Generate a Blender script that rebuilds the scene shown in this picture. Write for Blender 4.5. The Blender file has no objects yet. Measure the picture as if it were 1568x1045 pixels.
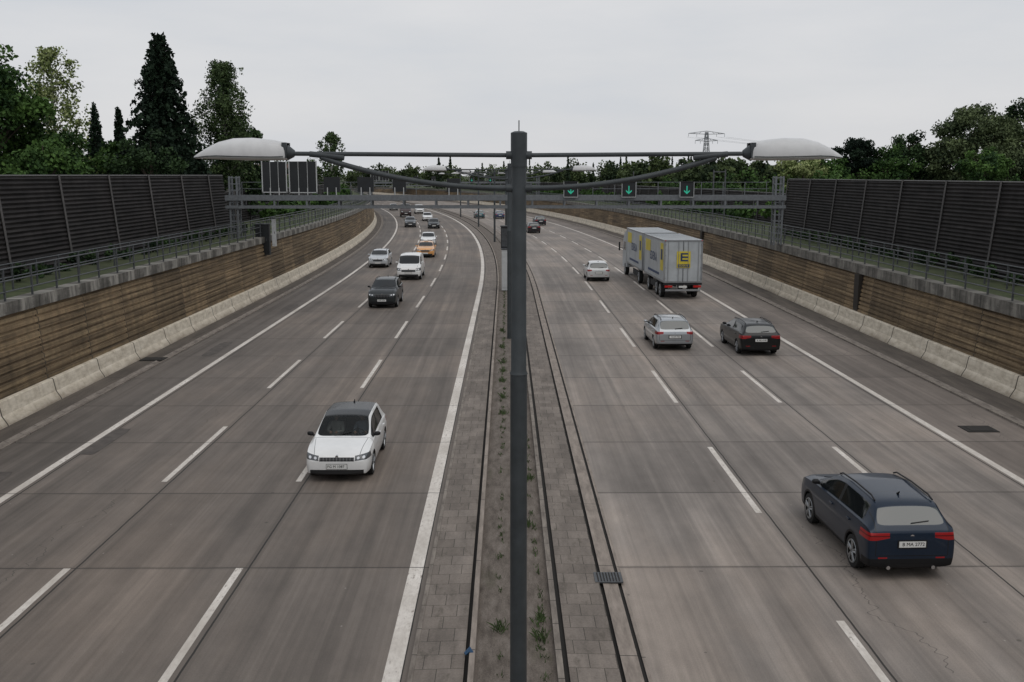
import bpy, bmesh, math, random
import numpy as np
from mathutils import Vector, Matrix
random.seed(7); rng=np.random.default_rng(11)
scene=bpy.context.scene
col=scene.collection

# ---------------------------------------------------------------- road alignment
def c(Y):
    if Y<70: return 0.0
    if Y<400: return -(Y-70)**2/1800.0
    return -(330**2)/1800.0-(Y-400)*330/900.0
def slope(Y):
    if Y<70: return 0.0
    return -(min(Y,400)-70)/900.0

# ---------------------------------------------------------------- node helpers
class T:
    def __init__(s,nt): s.nt=nt
    def n(s,t,**k):
        x=s.nt.nodes.new(t)
        for a,b in k.items(): setattr(x,a,b)
        return x
    def put(s,sock,v):
        if isinstance(v,bpy.types.NodeSocket): s.nt.links.new(v,sock)
        else: sock.default_value=v
    def m(s,op,a,b=None,cc=None,clamp=False):
        x=s.n('ShaderNodeMath',operation=op); x.use_clamp=clamp
        s.put(x.inputs[0],a)
        if b is not None: s.put(x.inputs[1],b)
        if cc is not None: s.put(x.inputs[2],cc)
        return x.outputs[0]
    def gt(s,a,b): return s.m('GREATER_THAN',a,b)
    def lt(s,a,b): return s.m('LESS_THAN',a,b)
    def al(s,*a):
        r=a[0]
        for q in a[1:]: r=s.m('MULTIPLY',r,q)
        return r
    def vmul(s,v,k):
        x=s.n('ShaderNodeVectorMath',operation='MULTIPLY'); s.put(x.inputs[0],v); x.inputs[1].default_value=k
        return x.outputs[0]
    def scale(s,v,k):
        x=s.n('ShaderNodeVectorMath',operation='SCALE'); s.put(x.inputs[0],v); s.put(x.inputs['Scale'],k); return x.outputs[0]
    def noise(s,v,scale=1,detail=3,rough=.5):
        x=s.n('ShaderNodeTexNoise'); s.put(x.inputs['Vector'],v)
        x.inputs['Scale'].default_value=scale; x.inputs['Detail'].default_value=detail; x.inputs['Roughness'].default_value=rough
        return x.outputs[0]
    def mix(s,f,a,b,blend='MIX'):
        x=s.n('ShaderNodeMix',data_type='RGBA',blend_type=blend)
        s.put(x.inputs[0],f)
        for i,v in ((6,a),(7,b)):
            if isinstance(v,(tuple,list)): v=tuple(v)+(1,) if len(v)==3 else v
            s.put(x.inputs[i],v)
        return x.outputs[2]
    def ramp(s,f,stops):
        x=s.n('ShaderNodeValToRGB'); s.put(x.inputs[0],f)
        e=x.color_ramp.elements
        while len(e)<len(stops): e.new(.5)
        for i,(p,cc) in enumerate(stops):
            e[i].position=p
            if not isinstance(cc,(tuple,list)): cc=(cc,cc,cc)
            e[i].color=tuple(cc)+(1,)
        return x.outputs[0]
    def mr(s,f,a,b,c0,d):
        x=s.n('ShaderNodeMapRange'); s.put(x.inputs[0],f)
        for i,v in enumerate((a,b,c0,d)): x.inputs[i+1].default_value=v
        return x.outputs[0]
    def uv(s): return s.n('ShaderNodeTexCoord').outputs['UV']
    def obj(s): return s.n('ShaderNodeTexCoord').outputs['Object']
    def sep(s,v):
        x=s.n('ShaderNodeSeparateXYZ'); s.put(x.inputs[0],v); return x.outputs
    def comb(s,a,b,c0=0.0):
        x=s.n('ShaderNodeCombineXYZ'); s.put(x.inputs[0],a); s.put(x.inputs[1],b); s.put(x.inputs[2],c0); return x.outputs[0]
def mat(name,color=(.5,.5,.5),rough=.7,metal=0.0,spec=.4,coat=0.0,var=0.0,vscale=3.0,emit=None):
    m=bpy.data.materials.new(name); m.use_nodes=True
    nt=m.node_tree; b=nt.nodes['Principled BSDF']; t=T(nt)
    b.inputs['Base Color'].default_value=tuple(color)+(1,)
    b.inputs['Roughness'].default_value=rough; b.inputs['Metallic'].default_value=metal
    b.inputs['Specular IOR Level'].default_value=spec
    b.inputs['Coat Weight'].default_value=coat; b.inputs['Coat Roughness'].default_value=.04
    if var>0:
        f=t.noise(t.obj(),vscale,5,.6)
        t.put(b.inputs['Base Color'],t.scale(color,t.mr(f,.3,.7,1-var,1+var)))
    if emit:
        b.inputs['Emission Color'].default_value=tuple(emit[0])+(1,); b.inputs['Emission Strength'].default_value=emit[1]
    return m,t,b

# ---------------------------------------------------------------- mesh builder
class MB:
    def __init__(s): s.v=[];s.f=[];s.m=[]
    def box(s,cx,cy,cz,sx,sy,sz,mi=0,rz=0.0):
        b=len(s.v); ca,sa=math.cos(rz),math.sin(rz)
        for dz in(-.5,.5):
            for dx,dy in((-.5,-.5),(.5,-.5),(.5,.5),(-.5,.5)):
                x,y=dx*sx,dy*sy
                s.v.append((cx+x*ca-y*sa,cy+x*sa+y*ca,cz+dz*sz))
        for q in((0,3,2,1),(4,5,6,7),(0,1,5,4),(1,2,6,5),(2,3,7,6),(3,0,4,7)):
            s.f.append(tuple(b+i for i in q)); s.m.append(mi)
    def tube(s,pts,rad,n=8,mi=0,cap=True):
        pts=[Vector(p) for p in pts]
        if not isinstance(rad,(list,tuple)): rad=[rad]*len(pts)
        b=len(s.v)
        for i,p in enumerate(pts):
            d=(pts[min(i+1,len(pts)-1)]-pts[max(i-1,0)])
            if d.length<1e-6: d=Vector((0,0,1))
            d.normalize()
            a=Vector((0,0,1)) if abs(d.z)<.9 else Vector((1,0,0))
            u=d.cross(a).normalized(); w=d.cross(u)
            for k in range(n):
                an=2*math.pi*k/n
                q=p+(u*math.cos(an)+w*math.sin(an))*rad[i]; s.v.append(tuple(q))
        for i in range(len(pts)-1):
            for k in range(n):
                k2=(k+1)%n
                s.f.append((b+i*n+k,b+i*n+k2,b+(i+1)*n+k2,b+(i+1)*n+k)); s.m.append(mi)
        if cap:
            s.f.append(tuple(b+k for k in range(n))[::-1]); s.m.append(mi)
            e=b+(len(pts)-1)*n
            s.f.append(tuple(e+k for k in range(n))); s.m.append(mi)
    def beam(s,p,q,w,mi=0): s.tube([p,q],w*.7,4,mi)
    def poly(s,pts,mi=0):
        b=len(s.v); s.v+= [tuple(p) for p in pts]; s.f.append(tuple(range(b,b+len(pts)))); s.m.append(mi)
    def obj(s,name,mats,parent=None,smooth=False,bevel=0,angle=40):
        me=bpy.data.meshes.new(name); me.from_pydata(s.v,[],s.f)
        for m in mats: me.materials.append(m)
        me.polygons.foreach_set('material_index',s.m)
        if smooth:
            me.polygons.foreach_set('use_smooth',[True]*len(s.f)); me.set_sharp_from_angle(angle=math.radians(angle))
        me.update()
        o=bpy.data.objects.new(name,me); col.objects.link(o)
        if parent: o.parent=parent
        if bevel:
            bv=o.modifiers.new('b','BEVEL'); bv.width=bevel; bv.segments=2; bv.limit_method='ANGLE'
        return o
def empty(name,loc=(0,0,0),rz=0.0):
    e=bpy.data.objects.new(name,None); col.objects.link(e); e.location=loc; e.rotation_euler=(0,0,rz); e.empty_display_size=.3
    return e
def yrange(a,b):
    ys=[];y=a
    while y<b-1e-6:
        ys.append(y); y+= 10 if y<70 else (5 if y<300 else 20)
        if y>70 and ys[-1]<70 and b>70: y=70
    ys.append(b); return ys
def sweep(name,prof,ys,mats,segm=None,flip=False,uvmode='X'):
    n=len(prof); v=[];uvs=[]
    for y in ys:
        for i,(X,z) in enumerate(prof):
            v.append((X+c(y),y,z)); uvs.append(((X if uvmode=='X' else z),y))
    f=[];mi=[]
    for j in range(len(ys)-1):
        for i in range(n-1):
            q=(j*n+i,j*n+i+1,(j+1)*n+i+1,(j+1)*n+i)
            f.append(q[::-1] if flip else q); mi.append(segm[i] if segm else 0)
    me=bpy.data.meshes.new(name); me.from_pydata(v,[],f)
    for m in mats: me.materials.append(m)
    me.polygons.foreach_set('material_index',mi)
    ul=me.uv_layers.new(name='UVMap')
    idx=np.zeros(len(me.loops),dtype=np.int32); me.loops.foreach_get('vertex_index',idx)
    ul.data.foreach_set('uv',np.array(uvs,dtype=np.float32)[idx].ravel())
    me.update()
    o=bpy.data.objects.new(name,me); col.objects.link(o); return o

# ---------------------------------------------------------------- surface materials
def concrete_road(name,base,joints,shoulder=None,seed=0.0,lane=3.6,lx=0.0):
    m,t,b=mat(name,rough=.7,spec=.3)
    uv=t.uv(); s=t.sep(uv); x,y=s[0],s[1]
    uv2=t.comb(t.m('ADD',x,seed),y)
    st=t.noise(t.vmul(uv2,(2.2,.03,1)),1,5,.62)
    st2=t.noise(t.vmul(uv2,(10,.12,1)),1,4,.6)
    pa=t.noise(t.vmul(uv2,(.30,.09,1)),1,5,.6)
    gr=t.noise(t.vmul(uv2,(45,30,1)),1,3,.7)
    blot=t.noise(t.vmul(uv2,(1.3,.6,1)),1,6,.72)
    wn=t.n('ShaderNodeTexWhiteNoise',noise_dimensions='2D')
    t.put(wn.inputs['Vector'],t.comb(t.m('FLOOR',t.m('DIVIDE',t.m('ADD',x,lx),lane)),t.m('FLOOR',t.m('DIVIDE',y,5.0))))
    k=t.mr(st,.3,.7,.74,1.18)
    k=t.m('MULTIPLY',k,t.mr(st2,.3,.7,.88,1.10))
    k=t.m('MULTIPLY',k,t.mr(pa,.3,.7,.72,1.24))
    k=t.m('MULTIPLY',k,t.mr(gr,.25,.75,.84,1.16))
    k=t.m('MULTIPLY',k,t.mr(blot,.3,.75,.84,1.12))
    k=t.m('MULTIPLY',k,t.mr(wn.outputs[0],0,1,.90,1.09))
    ph=t.m('MULTIPLY',t.m('ADD',x,lx),2*math.pi/lane)
    k=t.m('MULTIPLY',k,t.mr(t.m('COSINE',t.m('MULTIPLY',ph,2.0)),-1,1,.88,1.05))
    oil=t.m('POWER',t.mr(t.m('COSINE',ph),1,-1,0,1),6.0)
    k=t.m('MULTIPLY',k,t.m('SUBTRACT',1.0,t.m('MULTIPLY',oil,t.mr(st,.3,.6,.18,.03))))
    wob=t.m('MULTIPLY',t.m('SUBTRACT',t.noise(t.vmul(uv2,(1.5,1.5,1)),1,2),.5),.03)
    jt=t.lt(t.m('PINGPONG',t.m('ADD',y,wob),2.5),.016)
    halo=t.lt(t.m('PINGPONG',t.m('ADD',y,wob),2.5),.08)
    for jx in joints:
        d=t.m('ABSOLUTE',t.m('SUBTRACT',t.m('ADD',x,wob),jx))
        jt=t.m('MAXIMUM',jt,t.lt(d,.02)); halo=t.m('MAXIMUM',halo,t.lt(d,.10))
    cc=t.scale(base,k)
    cc=t.mix(t.mr(pa,.45,.62,0,.35),cc,t.scale((base[0]*1.02,base[1]*.92,base[2]*.82),k))
    if shoulder:
        lo,hi,cs=shoulder
        cc=t.mix(t.al(t.gt(x,lo),t.lt(x,hi)),cc,t.scale(cs,k))
    vo=t.n('ShaderNodeTexVoronoi'); t.put(vo.inputs['Vector'],uv2); vo.inputs['Scale'].default_value=.9
    vo2=t.n('ShaderNodeTexVoronoi'); t.put(vo2.inputs['Vector'],t.vmul(uv2,(1,.7,1))); vo2.inputs['Scale'].default_value=1.7
    cc=t.mix(t.m('MULTIPLY',t.lt(vo.outputs['Distance'],.04),.5),cc,(.04,.035,.03)); cc=t.mix(t.m('MULTIPLY',t.lt(vo2.outputs['Distance'],.032),.4),cc,(.42,.38,.34))
    # wandering sealed cracks, only in some slabs
    cw=t.m('ADD',t.m('PINGPONG',t.m('ADD',x,t.m('MULTIPLY',t.noise(t.vmul(uv2,(0.0,.35,1)),1,4,.7),3.0)),4.3),0)
    crk=t.al(t.lt(cw,.012),t.gt(pa,.50))
    cc=t.mix(t.m('MULTIPLY',crk,.6),cc,(.05,.045,.04))
    cc=t.mix(t.m('MULTIPLY',halo,t.mr(blot,.35,.7,.05,.40)),cc,(.07,.058,.05))
    cc=t.mix(t.m('MULTIPLY',jt,.9),cc,(.018,.016,.014))
    t.put(b.inputs['Base Color'],cc)
    bp=t.n('ShaderNodeBump'); bp.inputs['Strength'].default_value=.3; bp.inputs['Distance'].default_value=.004
    t.put(bp.inputs['Height'],gr); t.put(b.inputs['Normal'],bp.outputs[0])
    return m
roadL=concrete_road('concrete_carriageway',(.178,.151,.130),(-1.72,-5.36,-8.95,-12.5),(-30,-12.86,(.135,.116,.101)),lane=3.6,lx=1.9)
roadR=concrete_road('concrete_carriageway_b',(.262,.229,.203),(6.30,10.05,13.58),(13.92,30,(.19,.16,.138)),seed=31.7,lane=3.82,lx=-2.3)

def paint_mat():
    m,t,b=mat('road_paint',rough=.6)
    uv=t.uv(); n1=t.noise(t.vmul(uv,(14,5,1)),1,5,.7); n2=t.noise(t.vmul(uv,(1,.5,1)),1,3)
    s=t.sep(uv)
    w=t.gt(t.m('ADD',n1,t.m('MULTIPLY',n2,.3)),.79)
    j=t.lt(t.m('PINGPONG',s[1],2.5),.017)
    cc=t.ramp(n2,[(.3,(.50,.455,.40)),(.7,(.76,.71,.65))])
    cc=t.mix(t.mr(n1,.4,.62,0,.45),cc,(.38,.33,.29))
    cc=t.mix(w,cc,(.28,.24,.205)); cc=t.mix(j,cc,(.05,.045,.04))
    t.put(b.inputs['Base Color'],cc); return m
paint=paint_mat()
def paver_mat():
    m,t,b=mat('paving_slabs',rough=.85)
    uv=t.uv()
    br=t.n('ShaderNodeTexBrick'); t.put(br.inputs['Vector'],uv)
    br.inputs['Scale'].default_value=1; br.inputs['Brick Width'].default_value=.46; br.inputs['Row Height'].default_value=.5
    br.inputs['Mortar Size'].default_value=.007; br.inputs['Color1'].default_value=(.15,.126,.107,1); br.inputs['Color2'].default_value=(.20,.17,.146,1)
    br.inputs['Mortar'].default_value=(.06,.052,.042,1)
    n=t.noise(t.vmul(uv,(2,.5,1)),1,6,.7); n2=t.noise(uv,22,4,.7); n3=t.noise(t.vmul(uv,(3,1.1,1)),1,5,.7)
    cc=t.scale(br.outputs[0],t.m('MULTIPLY',t.mr(n,.3,.7,.66,1.3),t.mr(n2,.3,.7,.82,1.18)))
    cc=t.mix(t.mr(n3,.56,.70,0,.65),cc,(.055,.047,.034))
    t.put(b.inputs['Base Color'],cc); return m
pavers=paver_mat()
def kerb_mat(name,cA,cB,L=1.0):
    m,t,b=mat(name,rough=.85)
    uv=t.uv(); s=t.sep(uv)
    n=t.noise(t.vmul(uv,(6,1.2,1)),1,6,.7)
    cc=t.ramp(n,[(.3,cA),(.7,cB)])
    cc=t.mix(t.lt(t.m('PINGPONG',s[1],L/2),.012),cc,(.04,.035,.03)); t.put(b.inputs['Base Color'],cc); return m
kerb=kerb_mat('kerb_stone',(.10,.083,.07),(.28,.245,.21))
kerbL=kerb_mat('slot_gutter_stone',(.15,.125,.105),(.33,.28,.24),4.0)
slot,_,_=mat('gutter_slot',(.022,.02,.018),.9)
def soil_mat():
    m,t,b=mat('median_gravel',rough=.95)
    uv=t.uv(); n=t.noise(t.vmul(uv,(5,1.5,1)),1,6,.75); n2=t.noise(t.vmul(uv,(1.5,.35,1)),1,4,.6); n3=t.noise(uv,35,3,.7)
    cc=t.ramp(n,[(.3,(.06,.048,.038)),(.52,(.135,.112,.094)),(.75,(.21,.182,.158))])
    cc=t.scale(cc,t.mr(n3,.3,.7,.65,1.3))
    cc=t.mix(t.mr(n2,.60,.72,0,.4),cc,(.05,.055,.022)); t.put(b.inputs['Base Color'],cc); return m
soil=soil_mat()
def grass_mat():
    m,t,b=mat('grass_ground',rough=.95)
    n=t.noise(t.obj(),1.3,6,.7); n2=t.noise(t.obj(),.05,4,.6)
    cc=t.ramp(n,[(.3,(.02,.03,.010)),(.55,(.05,.068,.022)),(.75,(.10,.095,.05))])
    cc=t.mix(t.mr(n2,.4,.7,0,.5),cc,(.05,.05,.03)); t.put(b.inputs['Base Color'],cc); return m
grass=grass_mat()
def verge_mat():
    m,t,b=mat('asphalt_verge',rough=.9)
    uv=t.uv(); n=t.noise(t.vmul(uv,(2,.25,1)),1,6,.7); n2=t.noise(uv,18,3,.7); s=t.sep(uv)
    cc=t.ramp(n,[(.3,(.055,.046,.039)),(.7,(.135,.113,.094))]); cc=t.scale(cc,t.mr(n2,.3,.7,.8,1.2))
    t.put(b.inputs['Base Color'],t.mix(t.lt(t.m('PINGPONG',s[1],5.0),.02),cc,(.02,.018,.016))); return m
verge=verge_mat()
def retaining_mat():
    m,t,b=mat('ribbed_retaining_panels',rough=.8)
    uv=t.uv(); s=t.sep(uv); z,y=s[0],s[1]
    wn=t.n('ShaderNodeTexWhiteNoise',noise_dimensions='1D'); t.put(wn.inputs['W'],t.m('FLOOR',t.m('DIVIDE',y,4.0)))
    wn2=t.n('ShaderNodeTexWhiteNoise',noise_dimensions='2D'); t.put(wn2.inputs['Vector'],t.comb(t.m('FLOOR',t.m('DIVIDE',z,.24)),t.m('FLOOR',t.m('DIVIDE',y,4.0))))
    st=t.noise(t.vmul(t.comb(z,y),(9,.16,1)),1,5,.65)
    dr=t.noise(t.vmul(t.comb(z,y),(.45,2.4,1)),1,5,.7)
    pa=t.noise(t.vmul(t.comb(z,y),(.5,.12,1)),1,4,.6)
    cc=t.ramp(st,[(.28,(.07,.048,.028)),(.5,(.235,.165,.093)),(.72,(.40,.30,.175))])
    k=t.m('MULTIPLY',t.mr(wn.outputs[0],0,1,.70,1.15),t.mr(wn2.outputs[0],0,1,.78,1.18))
    k=t.m('MULTIPLY',k,t.mr(dr,.3,.7,.58,1.25)); k=t.m('MULTIPLY',k,t.mr(pa,.35,.65,.75,1.15))
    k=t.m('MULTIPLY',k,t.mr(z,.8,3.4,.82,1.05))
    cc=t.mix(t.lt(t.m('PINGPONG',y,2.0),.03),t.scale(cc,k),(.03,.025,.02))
    t.put(b.inputs['Base Color'],cc); return m
retm=retaining_mat()
def barrier_mat():
    m,t,b=mat('concrete_barrier',rough=.8)
    uv=t.uv(); s=t.sep(uv); z,y=s[0],s[1]
    n=t.noise(t.vmul(t.comb(z,y),(5,1.6,1)),1,6,.7); n2=t.noise(t.vmul(t.comb(z,y),(1,.35,1)),1,4,.6); n3=t.noise(t.vmul(t.comb(z,y),(.4,4,1)),1,4,.7)
    cc=t.ramp(n,[(.3,(.42,.36,.275)),(.55,(.66,.59,.48)),(.75,(.76,.69,.58))])
    dirt=t.m('MULTIPLY',t.mr(z,0,.35,.75,.04),t.mr(n2,.3,.7,.3,1.4),clamp=True)
    cc=t.mix(dirt,cc,(.16,.125,.09)); cc=t.mix(t.mr(n3,.56,.75,0,.5),cc,(.2,.165,.125))
    cc=t.mix(t.lt(t.m('PINGPONG',y,2.0),.035),cc,(.06,.05,.04))
    t.put(b.inputs['Base Color'],cc); return m
barm=barrier_mat()
def cap_mat(name,pale):
    m,t,b=mat(name,rough=.85)
    uv=t.uv(); s=t.sep(uv); z,y=s[0],s[1]
    n=t.noise(t.vmul(t.comb(z,y),(3,1.0,1)),1,6,.7); n2=t.noise(t.vmul(t.comb(z,y),(.5,2.6,1)),1,5,.7)
    cc=t.ramp(n,[(.3,(.085,.08,.07)),(.6,(.19,.178,.158))])
    cc=t.mix(t.m('MULTIPLY',t.mr(t.m('ADD',t.m('PINGPONG',y,1.0),t.m('MULTIPLY',n,.9)),.9,1.1,0,1),pale),cc,(.38,.36,.32))
    cc=t.mix(t.m('MULTIPLY',t.mr(n2,.42,.62,0,1),.75),cc,(.045,.042,.036))
    cc=t.mix(t.lt(t.m('PINGPONG',y,2.0),.02),cc,(.02,.02,.018))
    t.put(b.inputs['Base Color'],cc); return m
capL=cap_mat('wall_coping',.75); capR=cap_mat('wall_coping_b',.3)
def nb_mat():
    m,t,b=mat('dark_noise_panels',rough=.75,spec=.2)
    uv=t.uv(); n=t.noise(t.vmul(uv,(6,.4,1)),1,5,.6); n2=t.noise(t.vmul(uv,(.6,1.5,1)),1,4,.6)
    wn=t.n('ShaderNodeTexWhiteNoise',noise_dimensions='1D'); t.put(wn.inputs['W'],t.m('FLOOR',t.m('DIVIDE',t.sep(uv)[1],6.0)))
    cc=t.ramp(n,[(.3,(.009,.008,.008)),(.7,(.034,.030,.029))])
    cc=t.scale(cc,t.m('MULTIPLY',t.mr(wn.outputs[0],0,1,.7,1.25),t.mr(n2,.3,.7,.7,1.3)))
    t.put(b.inputs['Base Color'],cc); return m
nbm=nb_mat()
steel,_,_=mat('galvanised_steel',(.15,.16,.17),.5,.3,var=.2,vscale=6)
steelD,_,_=mat('weathered_steel',(.085,.09,.095),.55,.3,var=.25,vscale=6)
postm,_,_=mat('barrier_post_steel',(.095,.09,.088),.6,.2,var=.2,vscale=3)

# ---------------------------------------------------------------- ground and road
YS=yrange(-30,700)
YG=yrange(-60,400)+[500,700,1000,1600,2600,4000]
sweep('ground',[(-3000,4),(-900,4),(-200,4),(-60,4),(-22,3.85),(-17.35,3.75),(-17.3,-.05),(0,-.05),(19.35,-.05),(19.4,3.25),(25,3.35),(60,3.8),(200,4),(900,4),(3000,4)],YG,[grass])
sweep('road_surface',[(-15,0),(-12,0),(-8,0),(-4,0),(-1.6,0)],YS,[roadL])
sweep('road_surface',[(2.36,0),(6,0),(10,0),(14,0),(16.7,0)],YS,[roadR])
sweep('median_strip',[(-1.6,-.02),(-1.6,.06),(-1.52,.06),(-1.515,.05),(-.70,.07),(-.695,.0),(-.63,.0),(-.625,.15),(-.53,.15),(-.525,.03),(.1,.07),(.82,.04),(.825,.15),(.93,.15),(.935,.03),(1.02,.03),(1.025,.08),(1.85,.06),(1.855,-.03),(1.92,-.03),(1.925,.04),(2.22,.03),(2.225,-.03),(2.29,-.03),(2.295,.005),(2.36,.005),(2.36,-.02)],YS,
      [kerb,pavers,soil,kerbL,slot],[0,0,0,1,4,4,4,3,3,2,2,2,0,0,4,4,1,1,4,4,3,3,4,4,3,3])
sweep('roadside_verge',[(-16.3,.03),(-15.36,.03),(-15.35,.06),(-15.2,.0),(-15.05,.05),(-15.0,.05),(-15.0,-.02)],YS,[verge,kerb],[0,1,1,1,1,1])
sweep('roadside_verge',[(16.7,-.02),(16.7,.07),(16.86,.07),(16.9,.0),(17.15,.04),(18.6,.04)],YS,[verge,kerb],[1,1,1,1,0])
def markings():
    V=[];F=[];U=[]
    def add(X,w,segs):
        for a,bb in segs:
            ys=[a]+[y for y in np.arange(math.ceil(a/5)*5,bb,5) if y>a+.1]+[bb]
            for j,y in enumerate(ys):
                for X0 in (X-w/2,X+w/2): V.append((X0+c(y),y,.004)); U.append((X0,y))
                if j: n=len(V); F.append((n-4,n-3,n-1,n-2))
    add(-1.87,.29,[(-20,600)]); add(-12.72,.22,[(-20,600)]); add(13.78,.22,[(-20,600)])
    for X,off in((-5.55,20.0),(-9.13,20.0),(6.12,29.4),(9.86,29.4)):
        add(X,.15,[(off-6+12*k,off+12*k) for k in range(-3,45)])
    me=bpy.data.meshes.new('lane_markings'); me.from_pydata(V,[],F); me.materials.append(paint)
    ul=me.uv_layers.new(name='UVMap'); idx=np.zeros(len(me.loops),dtype=np.int32); me.loops.foreach_get('vertex_index',idx)
    ul.data.foreach_set('uv',np.array(U,dtype=np.float32)[idx].ravel())
    o=bpy.data.objects.new('lane_markings',me); col.objects.link(o)
markings()
tar,_,_=mat('tar_patch',(.085,.073,.065),.8,var=.3,vscale=3)
mb=MB()
for X,Y,w,l in((-12.3,30.2,.55,3.2),(-13.9,26,.8,2.0),(-13.6,47,.6,4),(-7.9,64,.4,3),(-13.4,62,.7,3)):
    pts=[]
    for i in range(14):
        q=2*math.pi*i/14; ca,sa=math.cos(q),math.sin(q)
        pts.append((X+w/2*math.copysign(abs(ca)**.4,ca)*rng.uniform(.85,1.08),Y+l/2*math.copysign(abs(sa)**.4,sa)*rng.uniform(.92,1.05),.008))
    mb.poly(pts)
mb.obj('tar_patches',[tar])

# ---------------------------------------------------------------- walls
def ribs(x0,z0,x1,z1,pitch,depth,sgn):
    n=int((z1-z0)/pitch); p=[]
    for i in range(n):
        for tt,off in((i/n,0),((i+.58)/n,0),((i+.68)/n,depth),((i+.97)/n,depth)):
            p.append((x0+(x1-x0)*tt+sgn*off, z0+(z1-z0)*tt))
    p.append((x1,z1)); return p
rl=ribs(-16.62,.78,-16.85,3.42,.24,.07,-1)
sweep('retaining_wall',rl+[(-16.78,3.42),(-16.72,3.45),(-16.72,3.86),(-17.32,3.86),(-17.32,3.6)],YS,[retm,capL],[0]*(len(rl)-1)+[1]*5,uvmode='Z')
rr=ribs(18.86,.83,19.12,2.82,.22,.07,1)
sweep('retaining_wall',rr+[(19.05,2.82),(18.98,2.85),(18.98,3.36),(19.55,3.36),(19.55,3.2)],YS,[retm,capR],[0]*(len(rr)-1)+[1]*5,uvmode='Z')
sweep('crash_barrier',[(-16.18,0.03),(-16.2,.09),(-16.36,.34),(-16.44,.76),(-16.47,.80),(-16.60,.80),(-16.63,.76)],YS,[barm],uvmode='Z')
sweep('crash_barrier',[(18.42,0.03),(18.44,.09),(18.6,.36),(18.68,.81),(18.71,.85),(18.84,.85),(18.87,.8)],YS,[barm],uvmode='Z')
def noise_wall(X,z0,z1,ya,yb,sgn,lean,name='noise_barrier'):
    n=int((z1-z0)/.2); pr=[]
    for i in range(n):
        for tt,off in((i/n,0),((i+.5)/n,.07),((i+.93)/n,.0)):
            z=z0+(z1-z0)*tt; pr.append((X+sgn*(lean*tt-off),z))
    pr.append((X+sgn*lean,z1)); pr.append((X+sgn*(lean+.15),z1)); pr.append((X+sgn*.15,z0))
    e=empty(name)
    o=sweep('panels',pr,yrange(ya,yb),[nbm],uvmode='Z'); o.parent=e
    mb=MB(); y=ya
    while y<=yb+.1:
        mb.tube([(X-sgn*.10+c(y),y,z0-.2),(X+sgn*(lean-.10)+c(y),y,z1+.06)],.06,4); y+=6
    mb.tube([(X+sgn*(lean-.02)+c(y),y,z1+.03) for y in yrange(ya,yb)],.045,4)
    mb.obj('posts',[postm],e)
noise_wall(-20.6,3.8,8.02,-18,76,-1,.45)
noise_wall(23.0,3.3,7.72,-18,84,1,.45)
noise_wall(-24.0,3.8,6.6,79,330,-1,.1)
noise_wall(27.0,3.3,6.3,88,330,1,.1)
def railing(X,z,h,ya,yb,rails):
    mb=MB(); y=ya
    while y<=yb:
        mb.box(X+c(y),y,z+h/2,.06,.06,h); y+=2
    for r in rails: mb.tube([(X+c(y),y,z+h*r) for y in yrange(ya,yb)],.028,6)
    mb.obj('safety_railing',[steelD])
railing(-16.95,3.86,1.08,-18,330,(1,.62,.28))
railing(19.25,3.36,1.05,-18,330,(1,.62,.28))
railing(-18.6,3.8,1.0,20,260,(1,.5))
railing(21.0,3.35,1.0,20,260,(1,.5))
mb=MB()
for Y in(54,96): mb.box(18.98+c(Y),Y,1.85,.25,.7,1.95)
mb.obj('wall_pilasters',[retm])

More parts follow.
